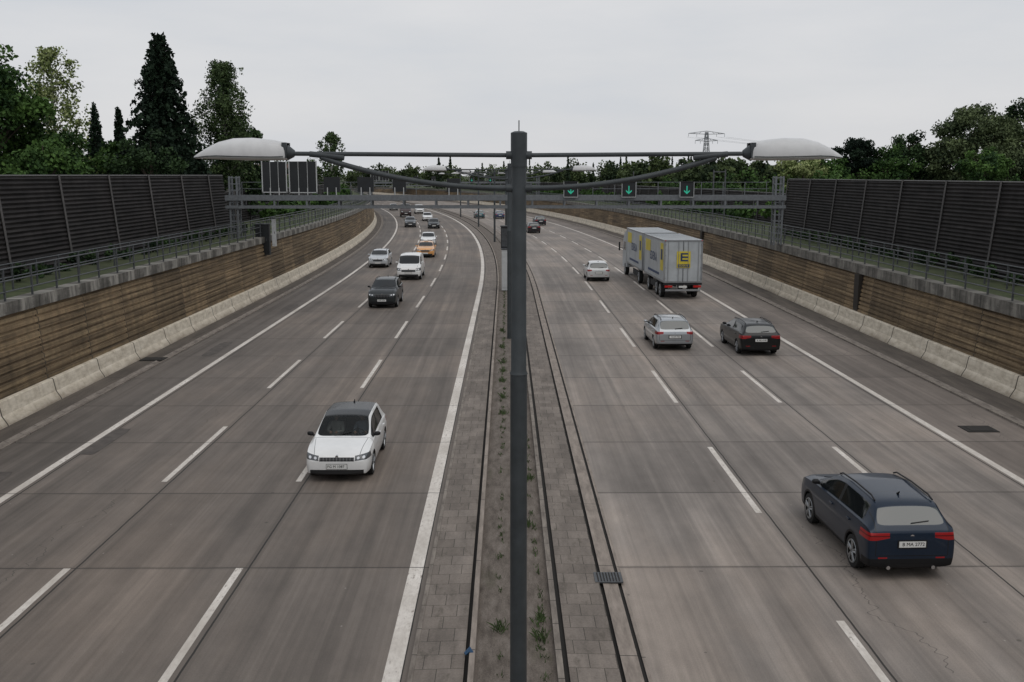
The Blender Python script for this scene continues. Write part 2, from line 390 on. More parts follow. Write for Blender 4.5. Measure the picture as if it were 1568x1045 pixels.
# ---------------------------------------------------------------- street lamps
lampP,_,_=mat('lamp_pole_paint',(.045,.052,.056),.5,.1,var=.2,vscale=4)
lampH,_,_=mat('lamp_head_shell',(.58,.58,.58),.45,var=.08,vscale=5)
lampG,_,_=mat('lamp_diffuser',(.36,.37,.36),.25,var=.1)
def lamp(Y,X=.17):
    e=empty('street_lamp',(X+c(Y),Y,0),0)
    mb=MB()
    mb.tube([(0,0,.05),(0,0,1.0),(0,0,5.4)],[.125,.12,.115],20)
    mb.tube([(0,0,5.4),(0,0,5.45),(0,0,8.2)],[.125,.105,.098],20)
    mb.tube([(0,0,8.18),(0,0,8.62)],.108,20)
    mb.tube([(0,0,8.62),(0,0,8.64)],[.108,.06],20)
    mb.tube([(0,0,8.64),(0,0,8.78)],.008,6)
    for z in(8.33,7.90): mb.tube([(-.17,0,z),(.17,0,z)],.055,10)
    for s in(-1,1):
        mb.tube([(s*.1,0,8.33),(s*3.03,0,8.35)],.030,10)
        pts=[]
        for i in range(15):
            t=i/14; x=.1+2.5*t; z=7.90+.40*(t**2.1); pts.append((s*x,0,z))
        mb.tube(pts,.036,10)
        mb.tube([(s*2.3,0,8.30),(s*2.75,0,8.345)],.04,10)
        mb.tube([(s*2.95,0,8.35),(s*3.05,0,8.36)],[.045,.11],12)
    mb.obj('pole_and_arms',[lampP],e,True)
    for s in(-1,1):
        hb=MB(); n=22
        data=[(0,8.49,8.27,.11),(.04,8.50,8.265,.15),(.2,8.53,8.26,.19),(.45,8.555,8.262,.215),(.7,8.548,8.268,.205),(.9,8.50,8.275,.165),(1.05,8.43,8.282,.11),(1.17,8.36,8.287,.05),(1.24,8.315,8.292,.012)]
        for x,zt,zb,w in data:
            zm=zb+.045*min(1,(zt-zb)/.2)
            for k in range(n):
                a=2*math.pi*k/n; ca,sa=math.cos(a),math.sin(a)
                yy=w*math.copysign(abs(ca)**.75,ca)
                zz=zm+(zt-zm)*abs(sa)**.8 if sa>=0 else zm-(zm-zb)*abs(sa)**.7
                hb.v.append((s*(3.03+x),yy,zz))
        for i in range(len(data)-1):
            for k in range(n):
                k2=(k+1)%n; q=(i*n+k,i*n+k2,(i+1)*n+k2,(i+1)*n+k)
                hb.f.append(q if s<0 else q[::-1]); hb.m.append(1 if (k>=n//2 and 0<i<len(data)-2) else 0)
        hb.f.append(tuple(range(n))); hb.m.append(2)
        hb.f.append(tuple((len(data)-1)*n+k for k in range(n))); hb.m.append(0)
        # seam between shell and diffuser, hinge clip
        hb.tube([(s*(3.03+x),-w-.002,zb+.045*min(1,(zt-zb)/.2)) for x,zt,zb,w in data[1:]],.006,4,2)
        hb.box(s*3.06,0,8.39,.06,.26,.2,2)
        hb.obj('lamp_head',[lampH,lampG,lampP],e,True,angle=60)
for Y in(13.5,49.5,86,123,160,197): lamp(Y)

# ---------------------------------------------------------------- sign gantries
blk,_,_=mat('sign_back_black',(.014,.016,.018),.5,var=.2)
wht,_,_=mat('white_frame',(.42,.43,.43),.5)
grn,_,_=mat('green_led',(.02,.3,.17),.5,emit=((.03,.50,.36),.35))
def gantry(Y):
    e=empty('sign_gantry',(c(Y),Y,0),math.atan(-slope(Y)))
    mb=MB(); xl,xr=-18.6,18.7
    for x in(xl,xr):
        z0=3.3
        for dx in(-.25,.25):
            for dy in (-.35,.35): mb.box(x+dx,dy,(z0+8.0)/2,.11,.11,8.0-z0)
        z=z0+.4
        while z<8.0:
            mb.box(x,-.35,z,.45,.06,.06); mb.box(x,.35,z,.45,.06,.06); mb.box(x-.25,0,z,.05,.64,.05); mb.box(x+.25,0,z,.05,.64,.05); z+=.42
    for dy in(-.45,.45):
        mb.box(0,dy,6.55,xr-xl+1,.14,.36); mb.box(0,dy,5.93,xr-xl+1,.12,.2)
        x=xl+.6
        while x<xr: mb.box(x,dy,6.2,.12,.1,.34); x+=2.2
    x=xl
    while x<xr: mb.box(x,0,6.55,.08,.8,.08); mb.box(x,0,5.95,.08,.8,.08); x+=2.2
    mb.box(0,.0,6.36,xr-xl,.7,.03)
    for a,b in((6,18.2),(-18.2,-6)):
        for z in(7.15,7.6): mb.box((a+b)/2,.42,z,b-a,.035,.035)
        x=a
        while x<=b: mb.box(x,.42,7.17,.04,.04,.9); x+=1.5
    mb.obj('truss',[steel],e)
    sb=MB()
    for x,w,h,z in((-15.8,1.65,2.05,7.95),(-13.85,1.85,2.1,7.95),(-11.9,1.1,1.0,7.45),(-9.6,1.1,1.0,7.45),(-7.3,.9,.9,7.4),(-3.6,.9,.9,7.4)):
        sb.box(x,-.1,z,w,.22,h,0)
        if h>1.5:
            for dx in(-w/2,w/2): sb.box(x+dx,-.22,z,.07,.06,h+.1,1)
            for dx in(-w/6,w/6): sb.box(x+dx,-.22,z,.03,.04,h,1)
            sb.box(x,-.22,z-h/2,w+.06,.06,.06,1)
        for dx in(-.3,.3): sb.box(x+dx,-.24,z-h/2-.15,.06,.06,.9,1)
    for x in(4.4,8.35,12.3,):
        sb.box(x,-.62,7.12,.9,.16,1.0,0)
        sb.box(x,-.71,7.64,.96,.1,.04,0); sb.box(x,-.71,6.6,.96,.1,.04,1)
        sb.box(x-.47,-.71,7.12,.03,.1,1.06,1); sb.box(x+.47,-.71,7.12,.03,.1,1.06,1)
        A=[(-.035,7.36),(-.035,6.96),(-.2,7.08),(-.2,6.99),(0,6.8),(.2,6.99),(.2,7.08),(.035,6.96),(.035,7.36)]
        sb.poly([(x+a,-.706,z) for a,z in A][::-1],2)
    sb.obj('lane_signs',[blk,wht,grn],e)
gantry(70); gantry(215)
def box_cab(name,X,Y,z0,w,d,h,m1,m2,post=None):
    e=empty(name,(X+c(Y),Y,0)); mb=MB()
    mb.box(0,0,z0+h/2,w,d,h,0); mb.box(0,0,z0+h+.04,w+.08,d+.08,.08,1)
    mb.box(0,-d/2-.012,z0+h*.5,w*.84,.02,h*.86,1 if post else 0); mb.box(w*.3,-d/2-.03,z0+h*.5,.04,.03,.16,1)
    if post: mb.tube([(0,0,0.05),(0,0,z0)],post,10,1)
    mb.obj('housing',[m1,m2],e,bevel=.015)
gsh,_,_=mat('cabinet_grey',(.45,.46,.46),.5,var=.1); 
box_cab('roadside_cabinet',-16.9,70.5,2.6,.95,.5,2.1,blk,steelD)
box_cab('roadside_cabinet',-16.1,70.4,3.2,.25,.3,1.9,gsh,steelD)
box_cab('control_cabinet',.02,70.6,.1,.66,.5,2.85,gsh,steelD)
box_cab('traffic_signal_box',-.12,71.4,3.0,.5,.4,1.5,blk,steelD,.06)
mb=MB(); 
for X,Y in((21.0,96),(20.6,99),(20.2,140)): mb.tube([(X+c(Y),Y,3.3),(X+c(Y),Y,8.6)],.07,8)
mb.box(21.0+c(96)-.5,96,8.4,1.1,.1,.1); mb.obj('camera_mast',[steelD])

# ---------------------------------------------------------------- foliage
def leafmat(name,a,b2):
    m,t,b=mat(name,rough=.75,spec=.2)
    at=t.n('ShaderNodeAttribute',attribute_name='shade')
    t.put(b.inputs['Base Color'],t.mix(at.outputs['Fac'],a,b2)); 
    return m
bark,_,_=mat('bark',(.06,.048,.036),.9,var=.3,vscale=5)
birchbark,_,_=mat('birch_bark',(.34,.33,.30),.8,var=.4,vscale=4)
G_dec=leafmat('leaves_green',(.012,.034,.010),(.088,.165,.038))
G_lite=leafmat('leaves_light',(.08,.12,.03),(.36,.40,.18))
G_dark=leafmat('leaves_dark',(.007,.018,.008),(.048,.088,.030))
G_con=leafmat('needles',(.003,.009,.006),(.018,.036,.018))
G_bir=leafmat('birch_leaves',(.018,.036,.014),(.095,.14,.052))
G_far=leafmat('far_leaves',(.015,.030,.014),(.10,.135,.048))
G_grey=leafmat('leaves_grey_green',(.026,.042,.020),(.15,.19,.085))
def leaves(name,P,S,H,m,parent=None):
    P=np.asarray(P,float); N=len(P); S=np.asarray(S,float).reshape(N,1)
    u=rng.normal(size=(N,3)); u/=np.linalg.norm(u,axis=1,keepdims=True)
    w=rng.normal(size=(N,3)); w-= (w*u).sum(1,keepdims=True)*u; w/=np.linalg.norm(w,axis=1,keepdims=True)
    a=u*S*.5; b=w*S*.32
    V=np.stack([P-a,P+b*1.0,P+a,P-b],1).reshape(-1,3)
    F=np.arange(4*N).reshape(N,4)
    me=bpy.data.meshes.new(name); me.from_pydata(V.tolist(),[],F.tolist())
    at=me.attributes.new('shade','FLOAT','FACE'); at.data.foreach_set('value',np.clip(H,0,1).astype(np.float32))
    me.materials.append(m); me.update()
    o=bpy.data.objects.new(name,me); col.objects.link(o)
    if parent: o.parent=parent
    return o
def broadleaf(name,x,y,z0,h,r,m,cb=.25,ncl=90,nl=170,ls=.34,bk=bark,rnd=.25):
    e=empty(name,(x,y,z0)); mb=MB(); top=h-z0
    mb.tube([(0,0,-.3),(.1,0,top*.3),(-.1,.1,top*.6),(0,0,top*.9)],[.28,.22,.13,.03],8)
    zc=top*(cb+(1-cb)/2); hz=top*(1-cb)/2
    ph=rng.uniform(0,6.28,4); P=[];S=[];H=[]; cents=[]
    for i in range(ncl):
        d=rng.normal(size=3); d/=np.linalg.norm(d); q=rng.uniform(rnd,1)**.5
        an=math.atan2(d[1],d[0]); lump=1+.16*math.sin(3*an+ph[0]+3*d[2])+.12*math.sin(5*an+ph[1]-4*d[2])+.1*rng.normal()
        cc=np.array([d[0]*r*q*lump,d[1]*r*q*lump,zc+d[2]*hz*q*(.92+.08*lump)])
        cc[2]=min(cc[2],top-.3); cents.append(cc)
        cr=rng.uniform(.13,.26)*r+.25
        k=int(nl*rng.uniform(.5,1.3)); dd=rng.normal(size=(k,3)); dd/=np.linalg.norm(dd,axis=1,keepdims=True)
        pts=cc+dd*cr*rng.uniform(.3,1.1,size=(k,1))*np.array([1,1,.75])
        P.append(pts); S.append(rng.uniform(.6,1.3,k)*ls)
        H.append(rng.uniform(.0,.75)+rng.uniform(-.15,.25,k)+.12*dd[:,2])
    for cc in cents[::4]:
        s0=max(.5,cc[2]-hz*.6); mb.tube([(0,0,s0),(cc[0]*.5,cc[1]*.5,(s0+cc[2])/2+.2),tuple(cc)],[.09,.055,.015],5)
    mb.obj('trunk_and_limbs',[bk],e,True)
    leaves('crown',np.vstack(P),np.concatenate(S),np.concatenate(H),m,e)
def conifer(name,x,y,z0,h,r,ls=.34,dens=1.0,pw=.8):
    e=empty(name,(x,y,z0)); mb=MB(); top=h-z0
    mb.tube([(0,0,-.3),(0,0,top*.5),(0,0,top*.98)],[.3,.16,.02],8)
    P=[];S=[];H=[]; z=top*.06
    while z<top*.985:
        t=z/top; R=r*((1-t)**pw)*rng.uniform(.82,1.1)+.08
        nb=max(4,int(11*dens*(1-t*.5))); a0=rng.uniform(0,6.28)
        for k in range(nb):
            an=a0+6.283*k/nb+rng.uniform(-.25,.25); Rk=R*rng.uniform(.68,1.2); sh=rng.uniform(0,.7)
            npt=max(6,int(62*Rk/r*dens)); q=rng.uniform(.08,1,npt)**.7
            spread=.10*Rk+.08
            px=np.cos(an)*Rk*q+rng.normal(size=npt)*spread*(1.1-q); py=np.sin(an)*Rk*q+rng.normal(size=npt)*spread*(1.1-q)
            pz=z+.12*Rk*q-.42*Rk*q*q+rng.normal(size=npt)*.12-.1*rng.uniform(0,1,npt)
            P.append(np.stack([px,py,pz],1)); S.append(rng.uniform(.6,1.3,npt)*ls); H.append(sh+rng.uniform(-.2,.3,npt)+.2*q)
            if k%2==0: mb.tube([(0,0,z),(math.cos(an)*Rk*.8,math.sin(an)*Rk*.8,z-.17*Rk)],[.04,.01],4)
        z+=max(.16,.42*(1-t*.5))
    mb.obj('trunk_and_limbs',[bark],e,True)
    leaves('needles',np.vstack(P),np.concatenate(S),np.concatenate(H),G_con,e)
def birch(name,x,y,z0,h,r,m,nstr=150,ls=.2,ll=28):
    e=empty(name,(x,y,z0)); mb=MB(); top=h-z0
    mb.tube([(0,0,-.3),(.15,0,top*.35),(-.05,.1,top*.7),(.1,0,top*.97)],[.2,.15,.08,.02],8)
    P=[];S=[];H=[]
    for i in range(nstr):
        t=rng.uniform(.22,1)**.8; an=rng.uniform(0,6.28); env=r*math.sin(min(1,(1-t)*1.9+.16)*math.pi/2)*(.75+.35*math.sin(an*3+t*7))
        q=rng.uniform(.25,1); ex,ey=math.cos(an)*env*q,math.sin(an)*env*q; ez=top*t
        if i%5==0: mb.tube([(0,0,ez-1.3*q-.3),(ex*.6,ey*.6,ez-.1),(ex,ey,ez)],[.05,.03,.01],4)
        for sgm in range(rng.integers(1,4)):
            L=rng.uniform(.6,2.0)*(1.1-t*.4); k=int(ll*L); s=rng.uniform(0,1,k)
            ox,oy=rng.normal(size=2)*.3
            P.append(np.stack([ex+ox+rng.normal(size=k)*.16,ey+oy+rng.normal(size=k)*.16,ez+.25-s*L],1))
            S.append(rng.uniform(.6,1.3,k)*ls); H.append(rng.uniform(0,.7)+rng.uniform(-.1,.3,k))
    mb.obj('trunk_and_limbs',[birchbark],e,True)
    leaves('crown',np.vstack(P),np.concatenate(S),np.concatenate(H),m,e)
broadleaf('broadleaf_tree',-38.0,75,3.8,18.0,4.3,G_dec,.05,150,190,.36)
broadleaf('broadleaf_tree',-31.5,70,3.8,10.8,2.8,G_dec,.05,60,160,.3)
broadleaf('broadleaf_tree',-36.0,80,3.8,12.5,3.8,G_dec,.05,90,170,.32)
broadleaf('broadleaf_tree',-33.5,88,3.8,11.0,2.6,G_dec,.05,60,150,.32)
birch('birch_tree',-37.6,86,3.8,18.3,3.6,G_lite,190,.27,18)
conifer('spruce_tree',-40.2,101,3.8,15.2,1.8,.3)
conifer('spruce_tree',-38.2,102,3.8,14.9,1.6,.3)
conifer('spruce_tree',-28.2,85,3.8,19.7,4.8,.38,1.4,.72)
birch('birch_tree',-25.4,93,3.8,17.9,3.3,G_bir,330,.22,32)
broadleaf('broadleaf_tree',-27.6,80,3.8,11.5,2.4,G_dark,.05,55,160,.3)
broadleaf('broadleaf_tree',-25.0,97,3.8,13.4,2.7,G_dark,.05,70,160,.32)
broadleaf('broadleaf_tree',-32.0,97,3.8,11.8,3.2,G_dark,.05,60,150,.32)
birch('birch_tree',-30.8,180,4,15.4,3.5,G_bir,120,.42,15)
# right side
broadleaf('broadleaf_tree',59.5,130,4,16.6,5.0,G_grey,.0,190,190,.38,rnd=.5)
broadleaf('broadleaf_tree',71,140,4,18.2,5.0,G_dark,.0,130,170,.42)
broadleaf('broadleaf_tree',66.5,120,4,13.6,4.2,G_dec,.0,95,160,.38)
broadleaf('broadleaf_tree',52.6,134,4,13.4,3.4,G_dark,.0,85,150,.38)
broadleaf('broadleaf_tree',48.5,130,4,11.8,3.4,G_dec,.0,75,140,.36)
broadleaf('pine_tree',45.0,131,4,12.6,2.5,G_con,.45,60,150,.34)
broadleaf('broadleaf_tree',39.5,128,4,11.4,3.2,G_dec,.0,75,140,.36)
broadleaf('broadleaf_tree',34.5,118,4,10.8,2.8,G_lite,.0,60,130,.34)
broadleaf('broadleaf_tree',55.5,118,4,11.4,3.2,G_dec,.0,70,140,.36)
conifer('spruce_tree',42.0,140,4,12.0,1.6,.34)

def mass(name,items,m,ls):
    P=[];S=[];H=[]
    for (x,y,z0,h,r,kind) in items:
        n=int(150+38*r*(h-z0)/2)
        if kind=='c':
            t=rng.uniform(0,1,n)**1.4; an=rng.uniform(0,6.28,n); R=r*(1-t)*rng.uniform(.3,1.05,n)
            P.append(np.stack([x+np.cos(an)*R,y+np.sin(an)*R,z0+t*(h-z0)],1)); H.append(rng.uniform(0,.2)+rng.uniform(-.15,.1,n))
            S.append(rng.uniform(.6,1.2,n)*ls)
        else:
            nc=rng.integers(9,18); base=rng.uniform(0,.5)
            for k in range(nc):
                d=rng.normal(size=3); d/=np.linalg.norm(d); q=rng.uniform(.3,1)
                cc=np.array([x+d[0]*r*q*.8,y+d[1]*r*q*.8,(z0+h)/2+d[2]*(h-z0)*.43*q]); kk=n//nc
                dd=rng.normal(size=(kk,3)); dd/=np.linalg.norm(dd,axis=1,keepdims=True)
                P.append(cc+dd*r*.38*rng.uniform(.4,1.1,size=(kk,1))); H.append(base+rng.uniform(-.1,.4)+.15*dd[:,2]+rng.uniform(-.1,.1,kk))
                S.append(rng.uniform(.6,1.3,kk)*ls)
    leaves(name,np.vstack(P),np.concatenate(S),np.concatenate(H),m)
it=[]
for i in range(200):
    x=rng.uniform(-150,190); y=rng.uniform(330,400)
    r=rng.uniform(2.2,5.5); kind='c' if rng.uniform()<.22 else 'b'
    hh=rng.uniform(10,13.6)+(1.2 if kind=='c' else 0)
    if kind=='c': r*=.45
    it.append((x,y,4,hh,r,kind))
for i in range(80):
    x=rng.uniform(28,80); y=rng.uniform(190,260); it.append((x,y,4,rng.uniform(9,13.0),rng.uniform(2,3.6),'b'))
for i in range(50):
    x=rng.uniform(-90,-48); y=rng.uniform(190,260); it.append((x,y,4,rng.uniform(8.5,11.5),rng.uniform(2,3.6),'b'))
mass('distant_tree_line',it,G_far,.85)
it=[]
for y in np.arange(95,330,3.0):
    if rng.uniform()<.85: it.append((-21.5+c(y)-rng.uniform(0,1.2),y,3.8,rng.uniform(4.6,6.3),rng.uniform(.7,1.3),'b'))
    if rng.uniform()<.85: it.append((24.5+c(y)+rng.uniform(0,1.5),y,3.4,rng.uniform(4.4,6.2),rng.uniform(.7,1.4),'b'))
for y in np.arange(84,170,4.0):
    it.append((-27+c(y)-rng.uniform(0,4),y,3.8,rng.uniform(6,8.6),rng.uniform(1.4,2.2),'b'))
    it.append((31+c(y)+rng.uniform(0,5),y,3.8,rng.uniform(6,10.0),rng.uniform(1.4,2.6),'b'))
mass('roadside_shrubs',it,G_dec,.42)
it=[]
for y in np.arange(20,84,1.6):
    it.append((-19.6-rng.uniform(0,.5),y,3.8,rng.uniform(4.1,4.7),rng.uniform(.3,.5),'b'))
    it.append((22.0+rng.uniform(0,.5),y,3.35,rng.uniform(3.7,4.3),rng.uniform(.3,.5),'b'))
mass('bank_undergrowth',it,G_dark,.2)

def weeds():
    P=[];F=[]
    def clump(X,Y,n,hh,sp):
        for _ in range(n):
            x=X+rng.normal()*sp; y=Y+rng.normal()*sp*2.2; a=rng.uniform(0,6.28); h=hh*rng.uniform(.4,1.2); w=rng.uniform(.008,.018)
            lx,ly=rng.normal(size=2)*h*.45
            b=len(P); P.extend([(x-w*math.cos(a),y-w*math.sin(a),.05),(x+w*math.cos(a),y+w*math.sin(a),.05),(x+lx*.5+w*.5,y+ly*.5,.05+h*.7),(x+lx,y+ly,.05+h)])
            F.append((b,b+1,b+2)); F.append((b,b+2,b+3))
    for Y in np.arange(12.5,90,.35):
        for X0 in(-.12,.62):
            if rng.uniform()<.6: clump(X0+rng.normal()*.03,Y+rng.uniform(-.2,.2),int(rng.integers(4,16)),.09,.03)
    for X0,Y in((-.15,39),(-.12,41),(-.1,36),(-.2,47),(-.1,33.5),(.5,35.5),(.55,30),(.58,26),(.62,17.4),(.6,16.6),(-.12,17.0),(.5,22.4),(-.2,52),(-.1,43)):
        clump(X0,Y,55,.17,.06)
    me=bpy.data.meshes.new('weeds'); me.from_pydata(P,[],F)
    m,t,b=mat('weed_green',(.055,.085,.028),.8,var=.5,vscale=4); me.materials.append(m)
    o=bpy.data.objects.new('weeds',me); col.objects.link(o)
weeds()
mb=MB(); 
mb.box(2.05,19.3,.06,.56,.5,.03,0)
for i in range(8): mb.box(1.84+i*.06,19.3,.078,.024,.42,.012,1)
mb.obj('drain_grate',[steelD,slot])
mb=MB()
for X,Y in((15.2,31.5),(-15.6,44)):
    mb.box(X,Y,.05 if X<0 else .012,1.0,.8,.02,0); mb.box(X,Y,.064 if X<0 else .026,.7,.55,.01,1)
mb.obj('manhole_cover',[verge,slot])
bm=MB(); bm.tube([(-.70,15.9,.12),(-.62,15.95,.17),(-.55,15.9,.12)],[.03,.06,.02],6); bl,_,_=mat('blue_plastic',(.02,.07,.15),.4); bm.obj('litter',[bl],smooth=True)

def pylon(x,y,z0,h,w):
    mb=MB(); t=.2
    lv=[(0,3.0),(.35,1.7),(.6,1.0),(.82,.7),(1,.45)]
    pts=[[(sx*hw,sy*hw,z*(h-z0)) for sx,sy in((-1,-1),(1,-1),(1,1),(-1,1))] for z,hw in lv]
    for i in range(len(lv)-1):
        for k in range(4):
            mb.beam(pts[i][k],pts[i+1][k],t); mb.beam(pts[i][k],pts[i+1][(k+1)%4],t*.6); mb.beam(pts[i][(k+1)%4],pts[i+1][k],t*.6); mb.beam(pts[i+1][k],pts[i+1][(k+1)%4],t*.6)
    H=h-z0
    for zz,hw in((H-.6,w),(H-3.4,w*.62)):
        for s in(-1,1):
            mb.beam((0,0,zz+1.0),(s*hw,0,zz),t*.8); mb.beam((0,0,zz-.3),(s*hw,0,zz),t*.8)
            for q in(.3,.6): mb.beam((s*hw*q,0,zz+1.0-q),(s*hw*(q+.15),0,zz-.25),t*.5)
            for q in (.55,1): mb.beam((s*hw*q,0,zz),(s*hw*q,0,zz-1.3),t*.6)
    pg,_,_=mat('pylon_steel',(.25,.265,.28),.6,.2)
    o=mb.obj('electricity_pylon',[pg]); o.location=(x,y,z0); o.rotation_euler=(0,0,.25)
    wb=MB()
    for s in(-1,-.55,.55,1):
        pp=[]
        for i in range(13):
            q=i/12; pp.append((x+s*w+q*130,y+q*60,h-2-30*q*(1-q)*.35-q*3))
        wb.tube(pp,.035,3)
    wb.obj('power_lines',[pg])
pylon(82,420,4,25.5,8.0)
def house(x,y,w,d,h,rh,rz,wc,rc):
    e=empty('house',(x,y,3.9),rz)
    a,_,_=mat('render_wall',wc,.85,var=.1); r_,_,_=mat('roof_tiles',rc,.8,var=.2); g,_,_=mat('window_dark',(.03,.035,.04),.2)
    mb=MB(); mb.box(0,0,h/2,w,d,h,0)
    mb.poly([(-w/2-.02,-d/2,h),(-w/2-.02,d/2,h),(-w/2-.02,0,h+rh)][::-1],0); mb.poly([(w/2+.02,-d/2,h),(w/2+.02,d/2,h),(w/2+.02,0,h+rh)],0); mb.obj('walls',[a],e)
    rb=MB(); 
    for s in(-1,1):
        rb.poly([(-w/2-.4,s*(d/2+.4),h-.2),(w/2+.4,s*(d/2+.4),h-.2),(w/2+.4,0,h+rh+.1),(-w/2-.4,0,h+rh+.1)],0)
    rb.box(w*.25,0,h+rh+.2,.6,.6,1.2,0); rb.obj('roof',[r_],e)
    wb=MB()
    for z in(1.5,4.1):
        if z<h-.6:
            for i in range(4): wb.box(-w/2+w*(i+.5)/4,-d/2-.03,z,1.0,.08,1.3,0)
    wb.obj('windows',[g],e)
house(-44,118,10,8,3.2,2.4,.3,(.4,.36,.3),(.17,.06,.04))
house(-70,310,14,9,4.4,3.0,-.2,(.4,.38,.34),(.10,.06,.05))

# ---------------------------------------------------------------- vehicles
glass,_,_=mat('tinted_glass',(.009,.011,.012),.05,spec=.42)
glassR,_,_=mat('dark_glass_roof',(.006,.007,.008),.22,spec=.3)
glassB,_,_=mat('rear_glass',(.028,.037,.037),.06,spec=.9,coat=.3)
trim,_,_=mat('black_trim',(.012,.012,.013),.5,spec=.25)
headb,_,_=mat('lamp_reflector',(.75,.77,.8),.15,.6,spec=.8,coat=.8)
taill,_,_=mat('taillight_red',(.36,.010,.012),.2,coat=.6)
chrome,_,_=mat('chrome',(.6,.6,.62),.2,1.0)
rubber,_,_=mat('tyre_rubber',(.014,.014,.014),.85)
rimm,_,_=mat('alloy_rim',(.34,.35,.36),.35,.8)
plate,_,_=mat('number_plate',(.66,.66,.64),.4)
# see-through windscreen
wscr=bpy.data.materials.new('windscreen_glass'); wscr.use_nodes=True; tt=T(wscr.node_tree)
b_=wscr.node_tree.nodes['Principled BSDF']; b_.inputs['Base Color'].default_value=(.01,.013,.013,1); b_.inputs['Roughness'].default_value=.04; b_.inputs['Specular IOR Level'].default_value=.6
tr_=tt.n('ShaderNodeBsdfTransparent'); tr_.inputs[0].default_value=(.80,.86,.84,1); mx_=tt.n('ShaderNodeMixShader'); mx_.inputs[0].default_value=.42
wscr.node_tree.links.new(tr_.outputs[0],mx_.inputs[1]); wscr.node_tree.links.new(b_.outputs[0],mx_.inputs[2])
wscr.node_tree.links.new(mx_.outputs[0],wscr.node_tree.nodes['Material Output'].inputs[0])

